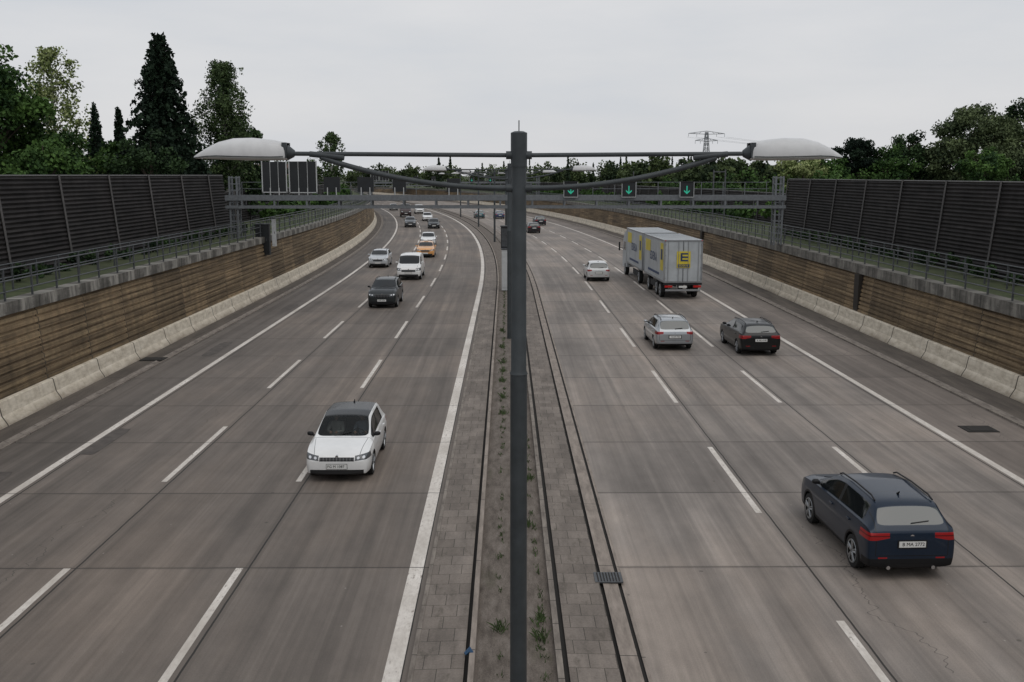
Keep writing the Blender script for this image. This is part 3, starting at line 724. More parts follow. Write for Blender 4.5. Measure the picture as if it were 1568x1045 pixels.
def carpaint(name,colr,metal,seams,kx,ky,kz,tab,clad,ax,r):
    dark=max(colr)<.06
    m,t,b=mat(name,colr,.35,metal,.3 if dark else .5,.35 if dark else .8)
    s=t.sep(t.obj()); y,z=s[1],s[2]
    X=t.m('MULTIPLY',t.m('ABSOLUTE',s[0]),1/kx); Yn=t.m('MULTIPLY',y,1/ky); Z=t.m('MULTIPLY',z,1/kz)
    j=None
    for yy in seams:
        q=t.lt(t.m('ABSOLUTE',t.m('SUBTRACT',y,yy)),.007)
        j=q if j is None else t.m('MAXIMUM',j,q)
    j=t.al(j,t.gt(z,.3))
    # tailgate outline
    tg=t.al(t.lt(Yn,-1.6),t.lt(t.m('ABSOLUTE',t.m('SUBTRACT',X,.80)),.008),t.gt(Z,.50))
    tg=t.m('MAXIMUM',tg,t.al(t.lt(Yn,-1.6),t.lt(X,.80),t.lt(t.m('ABSOLUTE',t.m('SUBTRACT',Z,.50)),.006)))
    # bonnet outline
    bn=t.al(t.gt(Yn,1.05),t.lt(Yn,1.9),t.lt(t.m('ABSOLUTE',t.m('SUBTRACT',X,t.m('ADD',.80,t.m('MULTIPLY',t.m('SUBTRACT',1.05,Yn),.14)))),.008),t.gt(Z,.66))
    j=t.m('MAXIMUM',j,t.m('MAXIMUM',tg,bn))
    dust=tuple(v*.75+.010 for v in colr)
    n=t.noise(t.obj(),1.7,4,.6)
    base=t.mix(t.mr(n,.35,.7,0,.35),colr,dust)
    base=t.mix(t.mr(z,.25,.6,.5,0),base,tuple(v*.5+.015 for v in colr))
    base=t.mix(t.m('MULTIPLY',j,.9),base,(.006,.006,.006))
    BLK=(.010,.010,.011)
    z0,z1,y0=tab['hl']; g0,g1,gx=tab['gr']; l0,l1,lx=tab['low']; tx,t0,t1=tab['tl']
    front=t.gt(Yn,1.80)
    gr=t.al(front,t.lt(X,gx),t.gt(Z,g0),t.lt(Z,g1))
    low=t.al(t.gt(Yn,1.78),t.lt(X,lx),t.gt(Z,l0),t.lt(Z,l1))
    sill=t.lt(Z,.33 if clad else .235)
    rearl=t.al(t.lt(Yn,-1.7),t.lt(Z,.44 if clad else .34))
    black=t.m('MAXIMUM',t.m('MAXIMUM',gr,low),t.m('MAXIMUM',sill,rearl))
    if clad:
        for a in ax:
            dy=t.m('SUBTRACT',y,a); dz=t.m('SUBTRACT',z,r)
            d=t.m('SQRT',t.m('ADD',t.m('MULTIPLY',dy,dy),t.m('MULTIPLY',dz,dz)))
            black=t.m('MAXIMUM',black,t.al(t.lt(d,r*1.26),t.gt(X,.9)))
    base=t.mix(black,base,BLK)
    # grille bars
    bars=t.al(gr,t.lt(t.m('PINGPONG',t.m('MULTIPLY',X,10.0),.5),.12)); base=t.mix(t.m('MULTIPLY',bars,.35),base,(.25,.25,.26))
    xo=t.m('SUBTRACT',X,.52)
    lo=t.m('ADD',z0,t.m('MULTIPLY',xo,.10)); hi=t.m('ADD',z1-.055,t.m('MULTIPLY',xo,.13))
    hl=t.al(t.gt(Yn,y0),t.gt(X,gx+.02),t.gt(Z,lo),t.lt(Z,hi))
    base=t.mix(hl,base,(.06,.065,.07))
    for cx in(.64,.80):
        dx=t.m('MULTIPLY',t.m('SUBTRACT',X,cx),.9); dz=t.m('SUBTRACT',Z,t.m('MULTIPLY',t.m('ADD',lo,hi),.5))
        d=t.m('SQRT',t.m('ADD',t.m('MULTIPLY',dx,dx),t.m('MULTIPLY',t.m('MULTIPLY',dz,dz),1.4)))
        base=t.mix(t.al(hl,t.lt(d,.038)),base,(.62,.64,.67))
    ti=t.m('ADD',t0,t.m('MULTIPLY',t.m('MAXIMUM',t.m('SUBTRACT',.80,X),0.0),.16)); 
    tl=t.al(t.lt(Yn,-1.60),t.gt(X,tx),t.gt(Z,ti),t.lt(Z,t1))
    base=t.mix(tl,base,(.33,.010,.012))
    base=t.mix(t.al(tl,t.lt(t.m('ABSOLUTE',t.m('SUBTRACT',Z,(t0+t1)/2+.01)),.012)),base,(.12,.004,.005))
    base=t.mix(t.al(t.lt(Yn,-1.75),t.lt(t.m('ABSOLUTE',t.m('SUBTRACT',X,.64)),.10),t.lt(t.m('ABSOLUTE',t.m('SUBTRACT',Z,.46)),.014)),base,(.30,.01,.012))
    geo=t.n('ShaderNodeNewGeometry'); base=t.mix(geo.outputs['Backfacing'],base,(.02,.02,.021))
    t.put(b.inputs['Base Color'],base)
    lamps=t.m('MAXIMUM',hl,tl); t.put(b.inputs['Roughness'],t.mr(t.m('MAXIMUM',t.m('MULTIPLY',lamps,-1.0),t.m('MULTIPLY',black,1.0)),-1,1,.12,.55))
    t.put(b.inputs['Coat Weight'],t.m('MULTIPLY',t.m('SUBTRACT',1.0,black),.35 if dark else .8))
    return m
HATCH=dict(st=[(-2.00,.84,.34,.72,.78,.72),(-1.97,.93,.26,.86,.91,.80),(-1.90,.975,.23,.93,.99,.81),(-1.58,1.0,.21,.95,1.37,.70),(-1.47,1.0,.21,.95,1.42,.70),(-1.20,1.0,.21,.945,1.445,.70),
 (-.34,1.0,.20,.93,1.46,.72),(-.25,1.0,.20,.93,1.46,.72),(.22,1.0,.20,.915,1.41,.70),(.95,1.0,.20,.89,.99,.86),(1.10,1.0,.20,.87,.965,.82),(1.50,.99,.20,.82,.91,.74),(1.76,.965,.20,.76,.83,.70),(1.93,.90,.19,.67,.72,.66),(2.0,.80,.22,.56,.61,.6)],
 tail=(2,3),ws=(8,9),glass=[(5,6,1),(4,5,0),(7,8,1),(8,9,1)],bp=(6,7),roof=(4,8),hl=(.585,.765,1.58),gr=(.575,.675,.52),low=(.225,.35,.80),tl=(.60,.77,.90))
SUV=dict(st=[(-2.00,.88,.34,.74,.80,.74),(-1.98,.955,.26,.90,.94,.80),(-1.91,.985,.23,1.0,1.055,.80),(-1.68,1.0,.21,1.01,1.35,.67),(-1.55,1.0,.21,1.01,1.42,.68),(-1.30,1.0,.21,1.005,1.445,.69),
 (-.42,1.0,.20,.985,1.46,.71),(-.33,1.0,.20,.985,1.46,.71),(.20,1.0,.20,.97,1.41,.70),(.88,1.0,.20,.95,1.045,.86),(1.02,1.0,.20,.935,1.02,.82),(1.48,.99,.20,.90,.985,.74),(1.76,.97,.20,.85,.92,.70),(1.94,.90,.19,.74,.79,.66),(2.0,.82,.22,.60,.65,.6)],
 tail=(2,3),ws=(8,9),glass=[(4,5,1),(5,6,1),(7,8,1),(8,9,1)],bp=(6,7),roof=(4,8),hl=(.66,.83,1.62),gr=(.58,.75,.46),low=(.225,.39,.76),tl=(.50,.79,.93))
VAN=dict(st=[(-2.0,.93,.34,.70,.74,.8),(-1.97,.98,.27,.86,.90,.88),(-1.95,.99,.24,.90,.96,.86),(-1.88,1.0,.22,.90,1.37,.80),(-1.80,1.0,.22,.90,1.43,.79),(-1.1,1.0,.22,.90,1.455,.80),
 (-.05,1.0,.21,.90,1.46,.80),(.05,1.0,.21,.90,1.46,.80),(.70,1.0,.21,.88,1.41,.78),(1.35,1.0,.21,.85,.93,.88),(1.42,1.0,.21,.83,.90,.84),(1.68,.985,.22,.76,.84,.80),(1.86,.95,.21,.68,.74,.76),(1.95,.90,.20,.58,.63,.72),(2.0,.80,.25,.50,.53,.66)],
 tail=(2,3),ws=(8,9),glass=[(5,6,0),(7,8,1),(8,9,1)],bp=(6,7),roof=(4,8),hl=(.54,.74,1.6),gr=(.50,.63,.56),low=(.22,.36,.78),tl=(.86,.7,1.05))
_cache={}
def tyre_mesh(r):
    k=('w',round(r,2))
    if k in _cache: return _cache[k]
    mb=MB(); n=28; w=.105
    prof=[(-w*.9,r*.62),(-w,r*.8),(-w*.85,r*.97),(0,r),(w*.85,r*.97),(w,r*.8),(w*.9,r*.68),(w*.5,r*.66),(w*.3,r*.2),(w*.3,0.001)]
    for x,rr_ in prof:
        for i in range(n):
            a=2*math.pi*i/n; mb.v.append((x,rr_*math.cos(a),rr_*math.sin(a)))
    for j in range(len(prof)-1):
        for i in range(n):
            i2=(i+1)%n; mb.f.append((j*n+i,j*n+i2,(j+1)*n+i2,(j+1)*n+i)); mb.m.append(0)
    lip=[(w*.93,r*.71),(w*.99,r*.70),(w*.93,r*.62)]
    b=len(mb.v)
    for x,rr_ in lip:
        for i in range(n):
            a=2*math.pi*i/n; mb.v.append((x,rr_*math.cos(a),rr_*math.sin(a)))
    for j in range(2):
        for i in range(n):
            i2=(i+1)%n; mb.f.append((b+j*n+i,b+j*n+i2,b+(j+1)*n+i2,b+(j+1)*n+i)); mb.m.append(1)
    for s in range(5):
        a=2*math.pi*s/5+.3
        for da in(-.16,.16):
            c0,s0=math.cos(a+da*.3),math.sin(a+da*.3); c1,s1=math.cos(a+da),math.sin(a+da)
            mb.tube([(w*.8,c0*.03,s0*.03),(w*.9,c1*r*.66,s1*r*.66)],[.03,.022],5,1)
    mb.tube([(w*.6,0,0),(w*.9,0,0)],.06,10,1)
    me=bpy.data.meshes.new('wheel'); me.from_pydata(mb.v,[],mb.f); me.materials.append(rubber); me.materials.append(rimm)
    me.polygons.foreach_set('material_index',mb.m); me.polygons.foreach_set('use_smooth',[True]*len(mb.f)); me.set_sharp_from_angle(angle=.8); me.update()
    _cache[k]=me; return me
def text(s,size,m,parent,loc,rot,name='lettering',ext=.002):
    cu=bpy.data.curves.new(name,'FONT'); cu.body=s; cu.size=size; cu.align_x='CENTER'; cu.align_y='CENTER'; cu.extrude=ext; cu.resolution_u=3
    o=bpy.data.objects.new(name,cu); col.objects.link(o); o.data.materials.append(m); o.parent=parent; o.location=loc; o.rotation_euler=rot; return o
def car(name,X,Y,tab,L,W,H,colr,metal=.3,toward=True,lv=2,rails=False,clad=False,roofglass=False,yaw=0.0,pl=None,taxi=False,clear=False):
    """Y = world Y of the end nearest the viewer (front if toward, else rear)."""
    head=math.atan(-slope(Y)); yc=Y+L/2
    e=empty(name,(X+c(yc),yc,0.0),(head+yaw)+(math.pi if toward else 0))
    ky,kz,kx=L/4.0,H/1.46,W/2
    st=tab['st']; bm=bmesh.new(); rings=[]
    for (y,w,zb,zbelt,zr,wr) in st:
        k=min(1,(zr-zbelt)/.3); p4=(.955*w,zbelt); p7=(wr,zr-.05*k)
        L_=lambda a,b,t:(a[0]+(b[0]-a[0])*t,a[1]+(b[1]-a[1])*t)
        p5=L_(p4,p7,.09); p6=L_(p4,p7,.88); bul=.02*k
        pts=[(.80*w,zb),(.955*w,zb+.05),(.995*w,zb+.3*(zbelt-zb)),(1.0*w,zb+.76*(zbelt-zb)),p4,(p5[0]-.012*k,p5[1]),(p6[0]+bul,p6[1]),p7,(wr*.62,zr-.006)]
        full=[(x,z) for x,z in pts]+[(-x,z) for x,z in pts[::-1]]
        rings.append([bm.verts.new((x*kx,y*ky,z*kz)) for x,z in full])
    n=18
    cl=bm.edges.layers.float.new('crease_edge'); bpil=tab['bp']
    for i in range(len(st)-1):
        for k in range(n):
            f=bm.faces.new((rings[i][k],rings[i][(k+1)%n],rings[i+1][(k+1)%n],rings[i+1][k]))
            mi=0
            if k in(5,11):
                for a,b_,g in tab['glass']:
                    if (i,i+1)==(a,b_): mi=1 if g else 0
                if (i,i+1)==tuple(bpil): mi=2
            if k in(7,8,9):
                if (i,i+1)==tuple(tab['ws']): mi=9 if clear else 1
                if (i,i+1)==tuple(tab['tail']): mi=6
                if roofglass and tab['roof'][0]<=i<tab['roof'][1]: mi=8
            if k==17: mi=2
            f.material_index=mi; f.smooth=True
    for r in(rings[0],rings[-1]):
        for k in range(8): bm.faces.new((r[k],r[k+1],r[16-k],r[17-k])).smooth=True
    bm.normal_update(); bmesh.ops.recalc_face_normals(bm,faces=bm.faces)
    def cr(a,b_,v):
        ed=bm.edges.get((a,b_))
        if ed: ed[cl]=v
    for i in range(len(st)-1):
        for k in(5,6,7,12,11,10): 
            if 2<=i<=8: cr(rings[i][k],rings[i+1][k],.75)
        for k in(4,13): cr(rings[i][k],rings[i+1][k],.5)
        for k in(3,14):
            if 2<=i<=11: cr(rings[i][k],rings[i+1][k],.45)
        for k in(1,16): cr(rings[i][k],rings[i+1][k],.5)
    for i in(2,3,8,9):
        for k in(7,8,9): cr(rings[i][k],rings[i][k+1],.7)
    for i in(5,6,7,4):
        for k in(5,11): cr(rings[i][k],rings[i][k+1],.8)
    for i in(1,13):
        for k in range(n): cr(rings[i][k],rings[i][(k+1)%n],.35)
    for i in (0,14):
        for k in range(n): cr(rings[i][k],rings[i][(k+1)%n],.3)
    me=bpy.data.meshes.new('cage'); bm.to_mesh(me); bm.free()
    r=.325*(H/1.46)**.9 if tab is not VAN else .34
    ax=[(L/2-.80*ky),(-L/2+.74*ky)]
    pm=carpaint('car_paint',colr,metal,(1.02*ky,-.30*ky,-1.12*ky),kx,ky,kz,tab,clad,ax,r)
    mats=[pm,glass,trim,trim,taill,chrome,glassB,plate,glassR,wscr,headb]
    for m in mats: me.materials.append(m)
    cage=bpy.data.objects.new('cage',me); col.objects.link(cage)
    cb=MB()
    for ay in ax:
        for s in(-1,1): cb.tube([(s*(W/2-.32),ay,r),(s*(W/2+.3),ay,r)],r*1.12,28,2)
    cutter=cb.obj('cut',mats); cm=bmesh.new(); cm.from_mesh(cutter.data); bmesh.ops.recalc_face_normals(cm,faces=cm.faces); cm.to_mesh(cutter.data); cm.free()
    ss=cage.modifiers.new('s','SUBSURF'); ss.levels=lv; ss.render_levels=lv
    bo=cage.modifiers.new('b','BOOLEAN'); bo.object=cutter; bo.operation='DIFFERENCE'; bo.solver='EXACT'
    bpy.context.view_layer.update(); dg=bpy.context.evaluated_depsgraph_get()
    bme=bpy.data.meshes.new_from_object(cage.evaluated_get(dg))
    bpy.data.objects.remove(cage); bpy.data.objects.remove(cutter)
    bme.name='body'
    bme.set_sharp_from_angle(angle=math.radians(38))
    bo_=bpy.data.objects.new('body',bme); col.objects.link(bo_); bo_.parent=e
    wm=tyre_mesh(r)
    for ay in ax:
        for s in(-1,1):
            w_=bpy.data.objects.new('wheel',wm); col.objects.link(w_); w_.parent=e; w_.location=(s*(W/2-.115),ay,r); w_.rotation_euler=(0,0,0 if s>0 else math.pi)
    mb=MB()
    sv=tab is SUV; van=tab is VAN; g1=tab['gr'][1]
    for s in(-1,1):
        mx=s*(W/2+.05); my=(.72 if not van else 1.1)*ky; mz=(1.0 if not sv else 1.06)*kz
        mb.tube([(mx-s*.10,my,mz-.02),(mx-s*.05,my,mz),(mx+s*.04,my,mz+.01),(mx+s*.07,my,mz+.01)],[.03,.062,.055,.028],10,2 if (colr[0]<.05 or roofglass) else 0)
        mb.tube([(mx-s*.13,my,mz-.05),(mx-s*.04,my,mz-.03)],.025,6,2)
        for yy in(-.10*ky,-1.0*ky): mb.box(s*(W/2+.002),yy,(.83 if not sv else .88)*kz,.03,.17,.03,0)
        if rails: mb.tube([(s*.655*kx,.22*ky,1.385*kz),(s*.655*kx,.08*ky,1.44*kz),(s*.65*kx,-.6*ky,1.468*kz),(s*.645*kx,-1.35*ky,1.45*kz),(s*.65*kx,-1.52*ky,1.40*kz)],.018,6,2)
    mb.tube([(0,-1.25*ky,1.43*kz),(0,-1.33*ky,1.50*kz)],[.03,.01],6,2)
    if not van:
        for s in(-.28,.25): mb.tube([(s*kx,.96*ky,(1.01 if not sv else 1.06)*kz),((s-.5)*kx,.82*ky,(1.085 if not sv else 1.13)*kz)],.01,4,2)
    zt=tab['st'][2][4]; mb.tube([(0,-1.90*ky,(zt+.03)*kz),(.4*kx,-1.87*ky,(zt+.06)*kz)],.012,4,2)
    fz=.44*kz; rz_=(.66 if not sv else .72)*kz
    mb.box(0,2.0*ky+.008,fz,.54,.02,.125,7); mb.box(0,2.0*ky+.004,fz,.56,.02,.14,2)
    mb.box(0,-2.0*ky-.006,rz_,.54,.02,.125,7); mb.box(0,-2.0*ky-.002,rz_,.60,.02,.17,2)
    mb.tube([(0,1.94*ky-.10,(g1+.03)*kz),(0,1.94*ky+.015,(g1+.01)*kz)],.042,12,5)
    mb.tube([(0,-1.95*ky+.03,(rz_/kz+.14)*kz),(0,-1.98*ky-.01,(rz_/kz+.14)*kz)],.042,12,5)
    for s in(-1,1):
        mb.box(s*.70*kx,1.94*ky,.36*kz,.13,.05,.04,10)
        if clad: mb.tube([(s*.5*kx,-2.0*ky+.08,.27*kz),(s*.5*kx,-2.0*ky+.0,.27*kz)],.04,10,5)
    mb.obj('trim_parts',mats,e,True)
    if clear:
        ib=MB()
        ib.box(0,.85*ky,.80,1.4*kx,.5,.16,2)
        for s in(-1,1):
            ib.box(s*.40*kx*1.05,-.25,.55,.5,.5,.16,2); ib.box(s*.42*kx,-.50,.85,.48,.14,.62,2); ib.box(s*.42*kx,-.53,1.23,.25,.1,.16,2)
        ib.box(0,-1.2,.75,1.35*kx,.16,.6,2)
        ib.tube([(-.36+.18*math.cos(a),.45+.05*math.sin(a),.92+.17*math.sin(a)) for a in np.linspace(0,6.283,17)],.014,6,2,False)
        ib.obj('seats_and_dashboard',mats,e,bevel=.03)
    txt=pl or random.choice(['B XK 4182','B LM 733','P AR 2206','B TE 9051','OHV K 58'])
    if lv>=3:
        text(txt,.10,trim,e,(.02,2.0*ky+.02,fz),(math.pi/2,0,math.pi))
        text(txt,.10,trim,e,(.02,-2.0*ky-.018,rz_),(math.pi/2,0,0))
    if taxi:
        tb=MB(); tb.box(0,-.1*ky,1.5*kz,.4,.14,.13,0); tb.obj('taxi_sign',[plate],e,bevel=.02)
    return e
white=(.80,.80,.79); 
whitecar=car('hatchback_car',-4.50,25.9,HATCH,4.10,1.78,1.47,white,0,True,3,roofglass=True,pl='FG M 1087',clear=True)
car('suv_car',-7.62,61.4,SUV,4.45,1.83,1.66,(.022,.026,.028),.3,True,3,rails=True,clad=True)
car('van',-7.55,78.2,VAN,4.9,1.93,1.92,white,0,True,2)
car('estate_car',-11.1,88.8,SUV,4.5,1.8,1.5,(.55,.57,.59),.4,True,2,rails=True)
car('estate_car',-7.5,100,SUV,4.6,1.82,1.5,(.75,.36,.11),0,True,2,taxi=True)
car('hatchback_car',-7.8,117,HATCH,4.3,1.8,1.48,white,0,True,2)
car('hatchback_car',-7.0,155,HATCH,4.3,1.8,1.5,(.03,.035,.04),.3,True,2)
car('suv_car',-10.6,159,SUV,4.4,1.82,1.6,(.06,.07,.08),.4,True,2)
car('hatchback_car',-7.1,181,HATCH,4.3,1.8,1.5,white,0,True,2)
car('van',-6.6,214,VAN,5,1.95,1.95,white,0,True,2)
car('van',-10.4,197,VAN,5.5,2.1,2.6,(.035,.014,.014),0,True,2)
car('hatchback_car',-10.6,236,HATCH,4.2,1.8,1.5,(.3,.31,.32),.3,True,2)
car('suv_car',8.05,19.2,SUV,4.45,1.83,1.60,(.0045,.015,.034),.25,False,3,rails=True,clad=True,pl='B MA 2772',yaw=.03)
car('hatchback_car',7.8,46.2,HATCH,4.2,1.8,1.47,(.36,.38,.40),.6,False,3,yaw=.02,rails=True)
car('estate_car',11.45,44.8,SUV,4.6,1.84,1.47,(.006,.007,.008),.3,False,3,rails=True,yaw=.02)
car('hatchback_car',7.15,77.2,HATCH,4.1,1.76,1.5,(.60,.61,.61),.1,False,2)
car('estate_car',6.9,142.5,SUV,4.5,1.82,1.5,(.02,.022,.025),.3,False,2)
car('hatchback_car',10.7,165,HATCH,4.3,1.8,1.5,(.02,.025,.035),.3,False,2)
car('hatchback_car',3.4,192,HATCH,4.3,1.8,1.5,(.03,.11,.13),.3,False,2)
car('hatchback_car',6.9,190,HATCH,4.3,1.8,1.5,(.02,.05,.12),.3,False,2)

# ---- people in the white car (seated, hands forward)
skin,_,_=mat('skin',(.48,.27,.19),.5); hairm,_,_=mat('hair_brown',(.06,.035,.02),.7)
def person(name,lx,shirt,hands):
    e=empty(name); e.location=whitecar.location; e.rotation_euler=whitecar.rotation_euler
    cloth,_,_=mat('shirt',shirt,.85,var=.15)
    V=[(0,-.30,.62),(0,-.34,.82),(0,-.36,1.02),(0,-.34,1.12),
       (-.17,-.34,1.04),(-.22,-.12,.86),(-hands,.16,.90) ,(.17,-.34,1.04),(.22,-.12,.86),(hands,.16,.90),
       (-.10,-.28,.60),(-.13,.12,.66),(-.13,.28,.42),(.10,-.28,.60),(.13,.12,.66),(.13,.28,.42)]
    R=[.15,.14,.13,.055,.075,.048,.036,.075,.048,.036,.09,.075,.05,.09,.075,.05]
    E=[(0,1),(1,2),(2,3),(2,4),(4,5),(5,6),(2,7),(7,8),(8,9),(0,10),(10,11),(11,12),(0,13),(13,14),(14,15)]
    me=bpy.data.meshes.new('clothed_body'); me.from_pydata([(x+lx,y,z) for x,y,z in V],E,[])
    o=bpy.data.objects.new('clothed_body',me); col.objects.link(o); o.parent=e; me.materials.append(cloth)
    sk=o.modifiers.new('s','SKIN'); 
    for i,sv in enumerate(me.skin_vertices[0].data): sv.radius=(R[i],R[i]*.85); sv.use_root=(i==0)
    sb_=o.modifiers.new('ss','SUBSURF'); sb_.levels=1; sb_.render_levels=1
    # head: skull, nose, ears, hair
    bm=bmesh.new(); bmesh.ops.create_uvsphere(bm,u_segments=20,v_segments=14,radius=.5)
    for v in bm.verts:
        x,y,z=v.co; f=1-.25*max(0,-z)*1.2
        v.co=Vector((x*.155*f+lx,y*.19*f-.31+(.012 if (y>.42 and abs(z)<.12 and abs(x)<.12) else 0),z*.24+1.245))
    for p in bm.faces:
        cc=p.calc_center_median(); p.smooth=True
        p.material_index=1 if (cc.z>1.305 or (cc.y<-.34 and cc.z>1.20)) else 0
    hm=bpy.data.meshes.new('head'); bm.to_mesh(hm); bm.free(); hm.materials.append(skin); hm.materials.append(hairm)
    h=bpy.data.objects.new('head',hm); col.objects.link(h); h.parent=e
    fb=MB(); 
    fb.tube([(lx,-.222,1.265),(lx,-.198,1.235),(lx,-.215,1.225)],[.008,.014,.008],8,0)
    for s in(-1,1):
        fb.tube([(lx+s*.074,-.31,1.225),(lx+s*.084,-.315,1.255)],[.012,.018],8,0)
        fb.box(lx+s*.03,-.219,1.268,.022,.008,.008,1)
        hx=lx+s*hands
        fb.tube([(hx,.14,.90),(hx,.19,.905),(hx,.225,.90)],[.028,.036,.03],8,0)
        for q in range(4): fb.tube([(hx-.024+q*.016,.22,.908),(hx-.024+q*.016,.255,.90),(hx-.024+q*.016,.262-.004*q,.872)],[.008,.0075,.006],6,0)
        fb.tube([(hx-s*.03,.18,.90),(hx-s*.05,.215,.905),(hx-s*.05,.24,.90)],[.010,.009,.007],6,0)
    fb.box(lx,-.226,1.198,.045,.008,.008,2)
    lipm,_,_=mat('lips',(.35,.12,.10),.5)
    fb.obj('face_and_hands',[skin,hairm,lipm],e,True)
person('driver',-.38,(.30,.33,.40),.15)
person('passenger',.38,(.45,.42,.40),.08)

# ---- truck with drawbar trailer
boxm,_,_=mat('truck_box_panels',(.42,.445,.46),.45,.1,var=.14,vscale=1.2)
yel,_,_=mat('livery_yellow',(.62,.50,.05),.5,var=.08); nav,_,_=mat('livery_blue',(.02,.045,.12),.5)
rubb,_,_=mat('truck_chassis',(.015,.015,.017),.7,var=.2)
redm,_,_=mat('truck_red_light',(.45,.015,.012),.3); silv,_,_=mat('truck_frame_alloy',(.30,.31,.32),.4,.5,var=.1)
def truck(X,Y,yaw):
    e=empty('box_truck',(X,Y,0),yaw); W=2.52
    def body(y0,y1,name):
        mb=MB(); zc0,zc1=1.12,3.9
        mb.box(0,(y0+y1)/2,(zc0+zc1)/2,W,y1-y0,zc1-zc0,0); mb.obj(name,[boxm],e,bevel=.03)
        fb=MB(); 
        for s in(-1,1):
            fb.box(s*(W/2+.004),(y0+y1)/2,zc0+.05,.04,y1-y0+.02,.14,0); fb.box(s*(W/2+.004),(y0+y1)/2,zc1-.05,.04,y1-y0+.02,.10,0)
            for yy in(y0,y1): fb.box(s*(W/2-.03),yy,(zc0+zc1)/2,.10,.07,zc1-zc0+.02,0)
        yy=y0+.9
        while yy<y1-.2:
            fb.box(0,yy,zc1+.008,W-.2,.03,.02,0); yy+=.9
        fb.box(0,y0-.012,zc1-.04,W,.05,.10,0); fb.box(0,y0-.012,zc0+.04,W,.05,.12,0)
        fb.obj('box_frame',[silv],e,bevel=.008)
    body(0,7.5,'trailer_box'); body(8.5,15.9,'truck_box')
    lb=MB()
    lb.box(.02,-.035,2.62,.90,.02,1.08,1)
    for z in(3.0,2.78,2.56): lb.box(.10,-.05,z,.42,.014,.10,2)
    lb.box(-.13,-.05,2.78,.12,.014,.54,2)
    lb.box(.02,-.05,2.22,.78,.014,.20,2)
    lb.box(0,-.032,1.6,.03,.02,.9,4); lb.box(0,-.032,3.5,.03,.02,.6,4)
    for s in(-1,1):
        for q in(.30,.95): lb.tube([(s*q*1.05,-.05,1.2),(s*q*1.05,-.05,3.82)],.018,6,3)
        for z in(1.4,2.1,2.9,3.6): lb.box(s*1.2,-.045,z,.10,.03,.09,3)
        for y0,y1 in((0,7.5),(8.5,15.9)):
            lb.box(s*(W/2+.012),y0+.8,2.75,.012,1.0,1.8,1)
            lb.box(s*(W/2+.012),y1-1.5,3.2,.012,1.9,.8,1)
            lb.box(s*(W/2+.012),(y0+y1)/2,1.55,.012,4.2,.16,2)
            lb.box(s*(W/2+.020),y0+.8,2.9,.012,.6,.7,2)
    lb.box(0,-.04,1.02,W,.08,.14,4)
    for s in(-1,1): lb.box(s*.95,-.09,.86,.5,.05,.13,5); lb.box(s*1.2,-.06,3.86,.08,.04,.05,5)
    lb.box(0,-.09,.62,2.3,.09,.12,3)
    lb.box(0,-.10,.84,.54,.02,.13,6); lb.box(-.95,-.1,.62,.3,.03,.1,5); lb.box(.95,-.1,.62,.3,.03,.1,5)
    lb.obj('doors_and_livery',[boxm,yel,nav,silv,rubb,redm,plate],e)
    text('EDEKA',.19,yel,e,(.02,-.06,2.22),(math.pi/2,0,0))
    for y in(3.9,12.2): text('EDEKA',.85,nav,e,(-W/2-.012,y,2.55),(math.pi/2,0,-math.pi/2)) 
    cb=MB(); 
    for s in(-1,1):
        cb.box(s*.45,3.75,.95,.12,7.3,.26,0); cb.box(s*.45,12.3,.95,.12,8.4,.26,0)
        cb.box(s*1.2,3.6,.72,.05,2.8,.40,0); cb.box(s*1.2,11.6,.72,.05,2.4,.45,0)
        for y in(1.45,2.8,5.9,10.1,14.6): cb.box(s*1.0,y,1.04,.45,1.15,.05,0)
        cb.box(s*1.02,.82,.66,.42,.02,.5,0)
    cb.box(0,8.0,.7,.2,1.6,.14,0); cb.obj('chassis',[rubb],e)
    wm=tyre_mesh(.50)
    for y in(1.45,2.8,5.9,10.1,16.9):
        for s in(-1,1):
            w_=bpy.data.objects.new('wheel',wm); col.objects.link(w_); w_.parent=e; w_.location=(s*1.08,y,.5); w_.scale=(1.5,1,1); w_.rotation_euler=(0,0,0 if s>0 else math.pi)
    kb=MB(); y0,y1=16.05,18.3
    pr=[(y0,.7),(y1,.6),(y1+.05,1.6),(y1-.02,2.0),(y1-.35,3.0),(y1-.8,3.4),(y0,3.75)]
    n=len(pr)
    for s in(-1.22,1.22): kb.v+= [(s,y,z) for y,z in pr]
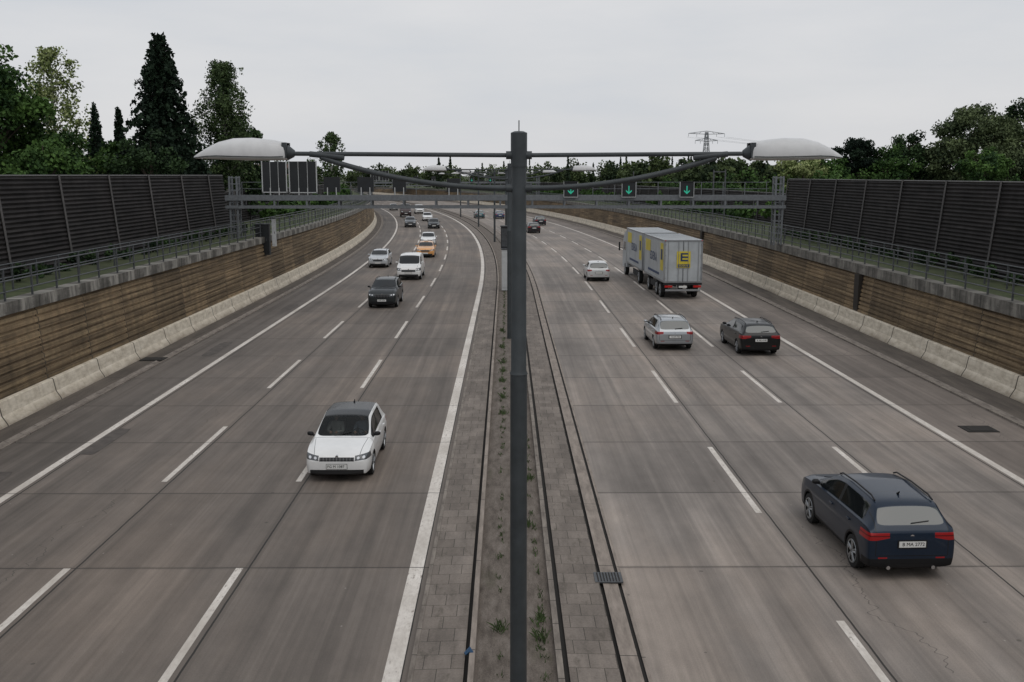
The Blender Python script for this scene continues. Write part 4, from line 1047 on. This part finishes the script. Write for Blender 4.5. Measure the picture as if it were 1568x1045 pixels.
    kb.f.append(tuple(range(n))[::-1]); kb.m.append(0); kb.f.append(tuple(range(n,2*n))); kb.m.append(0)
    for i in range(n):
        j=(i+1)%n; kb.f.append((i,j,n+j,n+i)); kb.m.append(1 if i==3 else 0)
    for s in(-1,1):
        kb.box(s*1.225,y1-1.0,2.35,.02,.95,.7,1); kb.tube([(s*1.25,y1-.2,2.1),(s*1.5,y1-.1,2.1)],.03,6,2); kb.box(s*1.52,y1-.1,2.25,.12,.14,.7,2)
    kb.obj('cab',[boxm,glass,rubb],e,bevel=.05)
truck(11.6,66,.035)

# ---------------------------------------------------------------- world, sun, camera
w=bpy.data.worlds.new('World'); scene.world=w; w.use_nodes=True; t=T(w.node_tree)
bg=w.node_tree.nodes['Background']
sky=t.n('ShaderNodeTexSky'); sky.sky_type='NISHITA'; sky.sun_disc=False; sky.sun_elevation=math.radians(60); sky.sun_rotation=math.radians(150); sky.air_density=1; sky.dust_density=3
g=t.n('ShaderNodeTexCoord').outputs['Generated']; s=t.sep(g)
cl=t.noise(t.vmul(g,(1.3,1.3,5.5)),1.8,6,.55)
cloud=t.ramp(cl,[(.32,(5.7,6.15,6.75)),(.5,(6.6,6.8,7.1)),(.68,(7.4,7.45,7.6))])
hz=t.mr(s[2],0,.35,1,0)
cloud=t.mix(t.m('MULTIPLY',hz,.42),cloud,(7.8,7.6,7.6))
t.put(bg.inputs[0],t.mix(.92,sky.outputs[0],cloud)); bg.inputs[1].default_value=.1
sd=bpy.data.lights.new('sun','SUN'); sd.energy=.75; sd.angle=math.radians(50); sd.color=(1,.96,.90)
so=bpy.data.objects.new('sun',sd); col.objects.link(so); so.rotation_euler=(math.radians(30),0,math.radians(30))
cd=bpy.data.cameras.new('camera'); cd.sensor_width=36; cd.lens=35.47; cd.clip_end=6000; cd.clip_start=.1
co=bpy.data.objects.new('camera',cd); col.objects.link(co); co.location=(0,0,8.07); co.rotation_euler=(math.radians(90-9.33),0,-math.radians(.334))
scene.camera=co
scene.view_settings.view_transform='Standard'; scene.view_settings.look='None'; scene.view_settings.exposure=0
